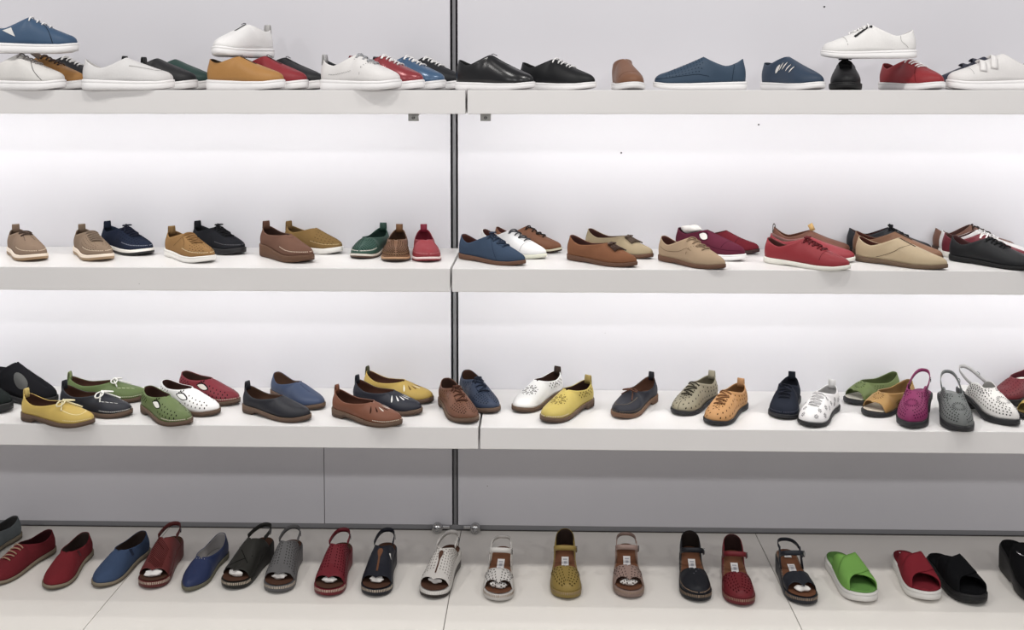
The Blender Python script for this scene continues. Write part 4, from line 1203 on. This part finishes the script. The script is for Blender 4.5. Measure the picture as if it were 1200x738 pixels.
A(low, 'slip_on_shoe', 'brown and red shoe with a gold tag, rearmost behind two red shoes', 'shoe', (996, 298.5, 902, 1), **{**ox, 'L': .240, 'toe': 'round', 'k': 'leather', 'up': '#84503c', 'lin': '#6a3c2c', 'sc': ['#5c3a2c'], 'th': .060, 'hh': .064, 'tab': '#4a3a2c', 'tabh': .008, 'tag': (.53, 0, '#c9a468', 0, 0)})
A(low, 'oxford_shoe', 'light beige plain oxford with slit instep, in front of the brown and navy oxfords', 'shoe', (1109, 317, 1002, 1), **{**ox, 'L': .272, 'k': 'leather', 'up': '#b39d78', 'lin': '#5a2a20', 'sc': ['#6e5640'], 'ut': .48, 'deco': [('slit', .010, .050, 3), ('seam', [(.70, .1), (.58, .25), (.46, .4), (.36, .75), (.345, 1)], 3)], 'hole': '#4e3a28'})
A(low, 'oxford_shoe', 'mid-brown oxford, second behind the light beige plain oxford', 'shoe', (1104, 307, 998, 1), **{**ox, 'L': .268, 'k': 'leather', 'up': '#855a3c', 'lin': '#5a2a20', 'sc': ['#5e4230'], 'ut': .48, 'deco': [('slit', .010, .050, 3)], 'hole': '#3e2818'})
A(low, 'oxford_shoe', 'dark navy laced oxford, rearmost behind the light beige plain oxford', 'shoe', (1092, 298.5, 990, 1), **{**ox, 'L': .268, 'k': 'leather', 'up': '#24272f', 'lin': '#3c2222', 'sc': ['#1d1d20'], 'laces': 4, 'lc': '#1a1b20', 'bow': .018, 'deco': [STAY]})
A(low, 'lace_up_shoe', 'glossy black laced shoe at the right end of the middle shelf', 'shoe', (1216, 318.5, 1112, 1), **{**ox, 'L': .272, 'toe': 'round', 'k': 'leather', 'up': '#181a1e', 'lin': '#583030', 'sc': ['#161618'], 'laces': 5, 'lc': '#141416', 'th': .066, 'ut': .44, 'hh': .058, 'deco': [STAY]})
A(low, 'lace_up_shoe', 'burgundy laced shoe, second behind the glossy black laced shoe', 'shoe', (1209, 310.5, 1102, 1), **{**ox, 'L': .262, 'W': .037, 'toe': 'round', 'k': 'leather', 'up': '#7c1f30', 'lin': '#5e3a34', 'sc': ['#dcd8d0'], 'laces': 5, 'lc': '#e2dedc', 'th': .066, 'ut': .44})
A(low, 'lace_up_shoe', 'white laced shoe, third behind the glossy black laced shoe', 'shoe', (1202, 302.2, 1097, 1), **{**ox, 'L': .248, 'W': .037, 'toe': 'round', 'k': 'leather', 'up': '#d9d6d6', 'lin': '#5e3a34', 'sc': ['#dcd8d0'], 'laces': 5, 'lc': '#eceaea', 'th': .066, 'ut': .44})
A(low, 'lace_up_shoe', 'brown laced shoe, rearmost behind the white laced shoe', 'shoe', (1190, 295.6, 1091, 1), **{**ox, 'L': .232, 'W': .037, 'toe': 'round', 'k': 'leather', 'up': '#7c5240', 'lin': '#5e3a34', 'sc': ['#4a3428'], 'laces': 4, 'lc': '#3e2a22', 'th': .072, 'ut': .44})

# ---- lowest shelf
BRN = dict(sole='step', sc=['#6d5442', '#5a4434'], sk='sole', off=.0028, groove=False, welt='#a98c6c')
fl = dict(L=.245, W=.043, **BRN, tabw=.016, ow=.033, ut=.58, th=.046, sh=.030, hh=.050, bh=.026, lin='#5a3828', ef=.75, k='leather')
A(low, 'slip_on_shoe', 'black shoe cut off by the left edge of the lowest shelf', 'shoe', (9, 484, -62, 2), **{**slp, 'sc': ['#1c1e1e'], 'up': '#202625', 'lin': '#1c1c1e', 'groove': False, 'k': 'suede'})
A(low, 'slip_on_shoe', 'high black slip-on with grey side panel, behind the yellow tie flat', 'shoe', (62, 474, -8, 2), **{**slp, 'L': .262, 'sc': ['#1b1b1f'], 'up': '#1d1d22', 'lin': '#222226', 'groove': False, 'k': 'suede', 'ut': .40, 'th': .096, 'sh': .062, 'hh': .066, 'pr': 1.0, 'accent': '#555554', 'deco': [('panel', .40, .48, .034, .022, 5)], 'sole': 'lowcup'})
A(low, 'tie_flat', 'yellow tie flat with cream bow and brown sole, left end of the lowest shelf', 'shoe', (106, 500, 27, 2), **{**fl, 'up': '#cba932', 'tab': '#cdb050', 'bow': .032, 'lr': .0022, 'lc': '#e2d6a6', 'stitch': '#e8d99a', 'deco': [('feather', .30, .16), ('apron', .165, .222, .026, 4)]})
A(low, 'tie_flat', 'navy tie flat with white bow, behind the yellow tie flat', 'shoe', (151, 488.5, 72, 2), **{**fl, 'up': '#262832', 'tab': '#23252e', 'bow': .034, 'lr': .0022, 'lc': '#e4e2dc', 'stitch': '#d8d6d0', 'deco': [('feather', .34, .14), ('tops', [(.70 + .05 * i, s * (.027 - .004 * i), .006, .0009, -.3 * s, 4) for i in range(4) for s in (1, -1)])]})
A(low, 'tie_flat', 'olive green tie flat with white bow, rearmost behind the navy tie flat', 'shoe', (171, 469, 78, 2), **{**fl, 'L': .25, 'up': '#647a3c', 'tab': '#7c8a4c', 'bow': .028, 'lr': .0022, 'lc': '#e8e6e0', 'stitch': '#d0d4b0', 'deco': [('feather', .34, .14), ('tops', [(.70 + .05 * i, s * (.027 - .004 * i), .006, .0009, -.3 * s, 4) for i in range(4) for s in (1, -1)])]})
cut = dict(L=.245, W=.043, **BRN, ut=.54, th=.052, sh=.040, hh=.050, bh=.027, lin='#4c2e24', ef=.85, k='leather')
LEAF = [('eye', .47, .50, .026, .0075, .12, 5), ('dots', .10, .40, .25, .62, {'step': .013, 'r': .0016, 'ry': .0024}), ('dots', .50, .56, .80, .9, {'step': .008, 'r': .0018, 'ry': .0026}), ('dots', .70, .86, .45, .8, {'step': .012, 'r': .0016, 'ry': .0024})]
A(low, 'cutout_flat', 'olive green flat with leaf-shaped cut-outs, in front of the white cut-out flat', 'shoe', (216, 501, 171, 2), **{**cut, 'up': '#667a3d', 'accent': '#e4e2da', 'deco': LEAF + [('feather', .30, .14)]})
A(low, 'cutout_flat', 'white flat with leaf-shaped cut-outs, between the olive and the red one', 'shoe', (252, 488, 190, 2), **{**cut, 'up': '#e6e4e4', 'accent': '#f2f1f0', 'hole': '#332f30', 'deco': LEAF})
A(low, 'cutout_flat', 'red flat with leaf-shaped cut-outs, behind the white cut-out flat', 'shoe', (276, 475.5, 213, 2), **{**cut, 'up': '#8c2030', 'accent': '#dcd4c8', 'deco': LEAF + [('feather', .30, .14)]})
A(low, 'slip_on_flat', 'dark navy plain slip-on flat with brown welted sole', 'shoe', (360, 494.5, 287, 2), **{**fl, 'up': '#25262e', 'tab': '#24252c', 'lin': '#644532', 'ef': .6, 'deco': [('tops', [(.61, .0, .006, .0012, 0, 3)])]})
A(low, 'slip_on_flat', 'denim blue slip-on flat behind the dark navy one', 'shoe', (374, 481, 322, 2), **{**fl, 'up': '#3d4e70', 'lin': '#644532', 'th': .050, 'ef': .8, 'ut': .54, 'deco': [('tops', [(.60 + .04 * i, .0, .005, .0012, 0, 3) for i in range(5)])], 'hole': '#2c3a56'})
slot = dict(L=.248, W=.0435, **BRN, tabw=.013, ow=.033, ut=.59, th=.044, sh=.030, hh=.050, bh=.026, lin='#5a3424', ef=.6, k='leather')
A(low, 'slotted_flat', 'chestnut brown flat with fanned slots over the toes, in front of the navy slotted flat', 'shoe', (467, 501, 392, 2), **{**slot, 'up': '#844c30', 'tab': '#7a4429', 'hole': '#3c2014', 'deco': [('slots', 9, .052, .031, .0036, [3, 3, 3, 5, 3, 5, 5, 5, 3]), ('feather', .3, .12)], 'accent': '#dcd6cc'})
A(low, 'slotted_flat', 'navy flat with fanned white slots, between the chestnut and the yellow slotted flat', 'shoe', (491, 487, 416, 2), **{**slot, 'up': '#262936', 'tab': '#23262f', 'hole': '#dad8d6', 'deco': [('slots', 9, .052, .031, .0038, 3)]})
A(low, 'slotted_flat', 'yellow flat with fanned slots, rearmost behind the navy slotted flat', 'shoe', (505, 473, 428, 2), **{**slot, 'up': '#c3a02e', 'tab': '#4c4a2c', 'hole': '#7c5428', 'deco': [('slots', 9, .052, .031, .0040, [3, 5, 3, 3, 5, 3, 5, 3, 5])], 'accent': '#e6e2d0'})
pl = dict(L=.245, W=.043, **BRN, ut=.48, th=.060, sh=.042, hh=.054, bh=.028, lin='#4c3024', k='leather', ef=1.0)
A(low, 'perforated_lace_up', 'brown perforated lace-up with brown sole, left of the blue perforated one', 'shoe', (549, 498, 522, 2), **{**pl, 'up': '#7c4e36', 'laces': 3, 'lc': '#5c3626', 'bow': .010, 'hole': '#3c2218', 'deco': [('dots', .05, .30, .38, .98, {'step': .0085, 'r': .0018}), ('dots', .42, .85, .3, .8, {'step': .011, 'r': .0010, 'ry': .0026}), STAY]})
A(low, 'perforated_lace_up', 'slate blue perforated lace-up, just right of the wall joint on the lowest shelf', 'shoe', (575, 486, 546, 2), **{**pl, 'up': '#34425c', 'laces': 3, 'lc': '#262e40', 'bow': .010, 'hole': '#1c2638', 'deco': [('dots', .05, .30, .38, .98, {'step': .0085, 'r': .0018}), ('dots', .42, .85, .3, .8, {'step': .011, 'r': .0010, 'ry': .0026}), STAY]})
flw = dict(L=.248, W=.0435, **BRN, ut=.50, th=.056, sh=.040, hh=.052, bh=.027, lin='#43291f', k='leather', ef=.6)
FLOW = [('petals', .70, 8, .0165, .0085, .0036), ('eye', .72, .6, .008, .005, .2, 0), ('dots', .60, .86, .5, .85, {'step': .013, 'r': .0016, 'ry': .0022})]
A(low, 'slip_on_shoe', 'white slip-on with punched flower on the vamp, behind the yellow flowered one', 'shoe', (604, 484, 655, 2), **{**flw, 'up': '#e4e3e2', 'tab': '#3c2c24', 'hole': '#3a3634', 'deco': FLOW})
A(low, 'slip_on_shoe', 'yellow slip-on with punched flower on the vamp', 'shoe', (637, 496, 691, 2), **{**flw, 'up': '#c2aa34', 'tab': '#a88f3c', 'hole': '#5a4a18', 'deco': FLOW + [('feather', .3, .12)]})
A(low, 'bow_flat', 'navy moccasin flat with brown leather bow, toe pointing left', 'shoe', (722, 491, 765, 2), **{**fl, 'up': '#262834', 'tab': '#202028', 'bow': .024, 'lc': '#6a4230', 'lr': .0019, 'lin': '#6a4430', 'stitch': '#6e6250', 'sc': ['#7a563c'], 'deco': [('feather', .34, .16), ('apron', .16, .224, .027, 4)]})
blk = dict(sole='flat', sc=['#222226'], off=.003, groove=False)
dl = dict(L=.242, W=.043, **blk, ut=.50, th=.062, sh=.044, hh=.056, bh=.028, k='leather', ef=1.0)
DOT = [('dots', .05, .95, .22, .78, {'step': .0155, 'r': .0017, 'ry': .0026, 'ang': .5}), ('dots', .10, .30, .9, .95, {'step': .015, 'r': .0017, 'ry': .0024})]
A(low, 'perforated_lace_up', 'taupe lace-up with oval punch holes and black sole', 'shoe', (792, 487, 836, 2), **{**dl, 'up': '#988f75', 'lin': '#6e6650', 'tab': '#a09880', 'laces': 4, 'lc': '#4c463a', 'hole': '#3c372c', 'deco': DOT + [('seam', [(.0, .1), (.0, .9)], 3, (1,))]})
A(low, 'perforated_lace_up', 'orange-tan lace-up with oval punch holes and black sole', 'shoe', (832, 499, 870, 2), **{**dl, 'up': '#c88e48', 'lin': '#8e6030', 'tab': '#c08a52', 'laces': 4, 'lc': '#8a5a2c', 'hole': '#553418', 'deco': DOT})
A(low, 'lace_up_shoe', 'plain dark navy suede lace-up facing forward, left of the white printed one', 'shoe', (914, 492, 929, 2), **{**dl, 'k': 'suede', 'up': '#242936', 'lin': '#20242e', 'tab': '#20242e', 'laces': 4, 'lc': '#1c202c', 'toe': 'wide', 'sc': ['#1a1b22'], 'stitch': '#4c5060', 'deco': [('feather', .3, .2), STAY]})
A(low, 'lace_up_shoe', 'white lace-up with grey printed rosettes and black sole', 'shoe', (944, 501, 977, 2), **{**dl, 'up': '#e2e0e0', 'lin': '#b9b7b6', 'tab': '#cfcdcc', 'laces': 5, 'lc': '#c9c7c8', 'hole': '#8a888a', 'deco': [('rosettes',), STAY]})
pp = dict(L=.245, W=.043, **blk, ut=.66, th=.048, sh=.036, hh=.056, bh=.028, k='leather', ef=.55, peep=(.20, .90))
A(low, 'peep_toe_flat', 'olive green peep-toe flat with punched sunburst, behind the mustard one', 'shoe', (991, 473, 1052, 2), **{**pp, 'up': '#687a3c', 'lin': '#4e5c2c', 'insole': '#cfcabb', 'hole': '#33401c', 'deco': [('sun', .74, 12, .008, .017, .0018), ('dots', .44, .60, .5, .8, {'step': .010, 'r': .0012})]})
A(low, 'peep_toe_flat', 'mustard peep-toe flat with punched sunburst, left of the magenta clog', 'shoe', (1014, 488, 1069, 2), **{**pp, 'up': '#b08438', 'lin': '#8a6430', 'insole': '#cfc2ae', 'hole': '#5e431c', 'deco': [('sun', .74, 12, .008, .017, .0018), ('seam', [(.44, .3), (.60, .5)], 3), ('seam', [(.46, .2), (.62, .35)], 3), ('seam', [(.48, .1), (.64, .2)], 3)]})
clg = dict(L=.243, W=.044, toe='almond', tb=.036, off=.0022, sole='heel', sc=['#222226'], heel='#1d1d20', ut=.57, th=.058, bh=.038, xe=.24, k='leather', sticker=[(.30, .045)], insole='#8e8a8a', strapz=.120, sx=.34, line=[(0, 0, 1), (.02, .45, 1.0), (.07, .74, .98), (.35, .93, 1.0), (.66, 1, .80), (.88, 1, .42), (1, 1, .0)], sw=.010)
SUN = [('sun', .77, 18, .009, .020, .0020), ('dots', .05, .66, .22, .62, {'step': .0085, 'r': .0017}), ('dots', .33, .60, .66, .86, {'step': .0085, 'r': .0017})]
A(sling, 'slingback_clog', 'magenta slingback clog with punched sunburst and black heel', 'shoe', (1062, 503, 1084, 2), **{**clg, 'up': '#8c1f5e', 'lin': '#6c1c48', 'insole': '#8a3c68', 'hole': '#430e2e', 'deco': SUN})
A(sling, 'slingback_clog', 'grey slingback clog with punched sunburst, between the magenta and the white clog', 'shoe', (1126, 509, 1111, 2), **{**clg, 'up': '#6e7271', 'lin': '#565a5a', 'insole': '#8c8e8e', 'hole': '#2c3030', 'deco': SUN})
A(sling, 'slingback_clog', 'silver-white slingback clog with punched sunburst and black sole', 'shoe', (1190, 501, 1127, 2), **{**clg, 'up': '#d3d0cc', 'lin': '#9a9894', 'insole': '#dcdad8', 'hole': '#2e2c2c', 'strapc': '#a9a7a5', 'deco': SUN})
m_redr = A(low, 'peep_toe_flat', 'dark red perforated flat at the right end of the lowest shelf', 'shoe', (1166, 475, 1222, 2), **{**pp, 'peep': None, 'sole': 'lift', 'up': '#7c2832', 'lin': '#5e1c28', 'hole': '#4a141c', 'ut': .60, 'th': .050, 'hh': .064, 'sh': .044, 'deco': [('dots', .08, .8, .3, .9, {'step': .010, 'r': .0013})]})
A(low, 'peep_toe_flat', 'yellow peep-toe flat cut off by the right edge of the lowest shelf', 'shoe', (1196, 491, 1252, 2), **{**pp, 'up': '#bfa032', 'lin': '#7a6424', 'hole': '#5e4a18', 'deco': [('dots', .2, .6, .3, .9, {'step': .010, 'r': .0013})]})

# ---- on the floor
esp = dict(L=.262, W=.0435, sole='flat', sc=['#8c7f68', '#6e6250'], sk='sole', off=.003, groove=False, k='canvas', lin='#4a3a34', ut=.54, th=.052, sh=.040, hh=.052, bh=.028, ef=.6)
A(low, 'lace_up_shoe', 'grey canvas shoe cut off by the left edge, behind the red laced one', 'shoe', (-52, 668, 16, 3), **{**esp, 'up': '#6e777a', 'lin': '#4c4a4a', 'laces': 4, 'lc': '#b9a184'})
A(low, 'lace_up_shoe', 'red canvas lace-up with beige laces and rope-coloured sole, on the floor at left', 'shoe', (-16, 688, 56, 3), **{**esp, 'L': .268, 'up': '#7c1a26', 'lin': '#46161c', 'laces': 5, 'lc': '#b08a6a', 'cross': False, 'lr': .002, 'th': .060, 'ut': .50, 'ef': 1.1, 'hole': '#5a1018', 'deco': [STAY]})
A(low, 'espadrille', 'plain red canvas slip-on espadrille on the floor, left of the blue one', 'shoe', (57, 693, 97, 3), **{**esp, 'up': '#851a26', 'accent': '#5c1820', 'deco': [('gore', .56, .006, .010, 5)]})
A(low, 'espadrille', 'blue canvas slip-on espadrille with dark elastic, on the floor', 'shoe', (112, 690, 166, 3), **{**esp, 'up': '#3d5478', 'accent': '#26324c', 'deco': [('gore', .56, .006, .011, 5)]})
wdg = dict(L=.245, W=.0445, sole='wedge', sk='leather', off=.001, k='leather', insole='#5a3826', lin='#4a2c22', peep=(.24, .93), ut=.42, th=.057, bh=.027, sw=.013, strapz=.100, sx=.30, xe=.20, stitch='#d9c6ae', marks=False, rim=True, line=[(0, 0, 1), (.08, .38, .98), (.22, .68, .90), (.50, .90, .70), (.78, .98, .36), (1, 1, .0)])
m_brick = A(sling, 'slingback_sandal', 'brick-red ribbed peep-toe slingback wedge stuffed with white paper', 'sandal', (172, 692, 203, 3), **{**wdg, 'up': '#722a28', 'sc': ['#6c2826'], 'sole': 'wedge', 'hole': '#471513', 'deco': [('ribs', .46, .80, 17, .026), ('line', [(.60, -.034), (.66, -.01), (.74, .012), (.80, .03)], .0022, 0), ('line', [(.62, .034), (.56, .01), (.48, -.012), (.44, -.03)], .003, 3)]})
A(low, 'loafer', 'cobalt blue pointed loafer with white lining, on the floor beside the brick-red wedge', 'shoe', (216, 695, 259, 3), **{**lo, 'L': .262, 'up': '#2b3a66', 'k': 'leather', 'lin': '#a9a5a4', 'sc': ['#6e6a56'], 'ut': .58, 'th': .046, 'hole': '#c9c8cc', 'ef': .55, 'deco': [('tops', [(.605, y, .0013, .0013, 0, 3) for y in (-.012, -.004, .004, .012)])]})
m_olive = A(sling, 'slingback_sandal', 'black-olive crossover peep-toe slingback with stitched edge, on the floor', 'sandal', (266, 692, 312, 3), **{**wdg, 'up': '#2e2d29', 'sc': ['#2a2925'], 'sole': 'wedge', 'hole': '#141412', 'deco': [('line', [(.50, -.028), (.58, -.010), (.66, .010), (.72, .026)], .0020, 3), ('line', [(.80, -.024), (.75, -.01), (.68, .010), (.60, .028)], .0024, 3)]})
PERF = ('dots', .27, .82, .22, .86, {'step': .0085, 'r': .0021, 'ry': .0016})
m_greyp = A(sling, 'slingback_sandal', 'grey perforated peep-toe slingback wedge on the floor', 'sandal', (321, 697, 343, 3), **{**wdg, 'up': '#6b6a6b', 'sc': ['#626163'], 'hole': '#3c3b3c', 'deco': [PERF, ('line', [(.42 + .04 * i, 0) for i in range(9)], .004, 0)]})
m_crim = A(sling, 'slingback_sandal', 'crimson perforated peep-toe slingback wedge with light edge stitching', 'sandal', (380, 701, 402, 3), **{**wdg, 'up': '#821a2a', 'sc': ['#7c1a28'], 'hole': '#4a0e18', 'deco': [PERF, ('line', [(.42 + .04 * i, 0) for i in range(9)], .004, 0)]})
m_navyp = A(sling, 'slingback_sandal', 'navy peep-toe slingback wedge with brown teardrop patch and small white triangle', 'sandal', (436, 701, 454, 3), **{**wdg, 'up': '#20232f', 'sc': ['#1e212c'], 'ut': .44, 'th': .054, 'hole': '#101218', 'accent': '#7c4a28', 'deco': [('line', [(.56 + .03 * i, 0) for i in range(8)], .0055, 5), ('tops', [(.535, 0, .017, .0115, PI, 5)], drop), ('tri', .50, .45, .008, .008, (1,), 6)]})
m_whitep = A(sling, 'slingback_sandal', 'white perforated peep-toe slingback wedge with brown teardrop patch', 'sandal', (502, 703, 531, 3), **{**wdg, 'up': '#cfcac4', 'sc': ['#c6c2bc', '#38302c'], 'ut': .44, 'th': .054, 'hole': '#85807a', 'accent': '#5c3826', 'stitch': '#f0ece6', 'deco': [PERF, ('line', [(.56 + .03 * i, 0) for i in range(8)], .0045, 5), ('tops', [(.535, 0, .017, .0105, PI, 5)], drop)]})
two = dict(L=.248, W=.0425, sole='wedge', off=.002, th=.037, strapz=.090, rim=True, sticker=[(.30, .050)], k='leather', sk='leather', stitch='#a88c70')
VD = ('dots', .04, .50, .42, .98, {'step': .0100, 'r': .0025, 'ry': .0017, 'ang': .6})
m_whs = A(twopiece, 'ankle_strap_sandal', 'white ankle-strap sandal with punched peep-toe vamp, on the floor', 'sandal', (581, 707, 590, 3), **{**two, 'up': '#d0ccc7', 'sc': ['#c4c0ba'], 'counter': False, 'peep': (.22, .90), 'hole': '#3c342e', 'deco': [VD]})
A(twopiece, 'ankle_strap_shoe', 'mustard yellow ankle-strap shoe with punched closed toe, on the floor', 'shoe', (662, 704, 663, 3), **{**two, 'up': '#9a7f28', 'sc': ['#957c2c'], 'hole': '#4c3c12', 'lin': '#3a2a22', 'deco': [VD]})
m_pink = A(twopiece, 'ankle_strap_sandal', 'dusty pink ankle-strap sandal with punched peep-toe vamp, on the floor', 'sandal', (736, 703, 735, 3), **{**two, 'up': '#a08378', 'sc': ['#947a70'], 'counter': False, 'peep': (.22, .90), 'hole': '#4e3c36', 'deco': [VD]})
A(twopiece, 'ankle_strap_shoe', 'dark navy ankle-strap shoe with closed toe, left of the dark red one', 'shoe', (816, 707, 810, 3), **{**two, 'up': '#1c1e26', 'sc': ['#1b1d24'], 'hole': '#b9b9c0', 'lin': '#2e2420', 'deco': [('feather', .3, .2), ('tops', [(.66, .012, .001, .001, 0, 3), (.70, .004, .001, .001, 0, 3), (.74, -.004, .001, .001, 0, 3), (.66, -.012, .001, .001, 0, 3)])]})
A(twopiece, 'ankle_strap_shoe', 'dark red ankle-strap shoe with closed toe, right of the dark navy one', 'shoe', (867, 712, 860, 3), **{**two, 'up': '#7c1824', 'sc': ['#741824'], 'hole': '#4a0c14', 'lin': '#3a2220', 'deco': [VD]})
m_bg = A(twopiece, 'ankle_strap_sandal', 'dark blue-grey ankle-strap sandal with open toe, on the floor left of the green slide', 'sandal', (943, 711, 922, 3), **{**two, 'up': '#262a34', 'sc': ['#262932'], 'counter': False, 'peep': (.23, .92), 'sticker': [(.10, .03), (.34, .034)], 'stitch': '#b49a80', 'deco': []})
sl = dict(L=.262)
A(slide, 'slide_sandal', 'lime green slide with crossed straps and white sole, on the floor', 'sandal', (1014, 709, 981, 3), **{**sl, 'up': '#6fae34', 'k': 'suede', 'foot': '#5f9c34', 'sc': ['#dedbd6']})
A(slide, 'slide_sandal', 'red slide with crossed straps and white sole, left of the black slide', 'sandal', (1087, 707, 1061, 3), **{**sl, 'up': '#931e2e', 'k': 'suede', 'foot': '#8a1c2c', 'sc': ['#dedbd6'], 'sticker': True})
A(slide, 'slide_sandal', 'black slide with crossed straps and black sole, right of the red slide', 'sandal', (1144, 711, 1100, 3), **{**sl, 'up': '#141518', 'k': 'suede', 'foot': '#121316', 'sc': ['#121215']})
A(slide, 'wedge_slide', 'black wedge slide with metal ring, cut off by the right edge of the floor', 'sandal', (1225, 712, 1187, 3), **{**sl, 'sole': 'tall', 'groove': False, 'up': '#131316', 'k': 'suede', 'foot': '#111114', 'sc': ['#111113'], 'single': True})

# ---- tissue paper showing in the open toes and collars
for i, (mk, u, lab, kw) in enumerate((
        (m_brick, .83, 'crumpled white tissue paper in the open toe of the brick-red wedge', dict(size=.014, sq=(.9, 1.7, .7), lift=.012)),
        (m_olive, .82, 'small crumple of white tissue paper in the open toe of the black-olive slingback', dict(size=.012, sq=(.9, 1.7, .7), lift=.012)),
        (m_greyp, .80, 'white tissue paper deep in the open toe of the grey perforated wedge', dict(size=.012, sq=(.9, 1.7, .7), lift=.012)),
        (m_crim, .81, 'white tissue paper in the open toe of the crimson wedge', dict(size=.012, sq=(.9, 1.7, .7), lift=.012)),
        (m_navyp, .80, 'white tissue paper in the open toe of the navy wedge with teardrop patch', dict(size=.012, sq=(.9, 1.7, .7), lift=.012)),
        (m_whitep, .78, 'white tissue paper in the open toe of the white perforated wedge', dict(size=.012, sq=(.9, 1.7, .7), lift=.012)),
        (m_whs, .82, 'white tissue paper in the open toe of the white ankle-strap sandal', dict(size=.012, sq=(.9, 1.7, .7), lift=.012)),
        (m_pink, .83, 'white tissue paper filling the open toe of the dusty pink sandal', dict(size=.012, sq=(.9, 1.7, .7), lift=.012)),
        (m_bg, .83, 'white tissue paper in the open toe of the dark blue-grey sandal', dict(size=.012, sq=(.9, 1.7, .7), lift=.012)),
        (m_burg, .22, 'folded white paper sticking out of the collar of the burgundy cut-out shoe', dict(size=.015, sq=(2.4, .9, 1.0), lift=.058)),
        (m_redr, .42, 'white paper lying in the opening of the dark red perforated flat', dict(size=.014, sq=(2.2, 1.4, .6), lift=.030)))):
    paper(mk, u, lab, seed=i + 3, **kw)
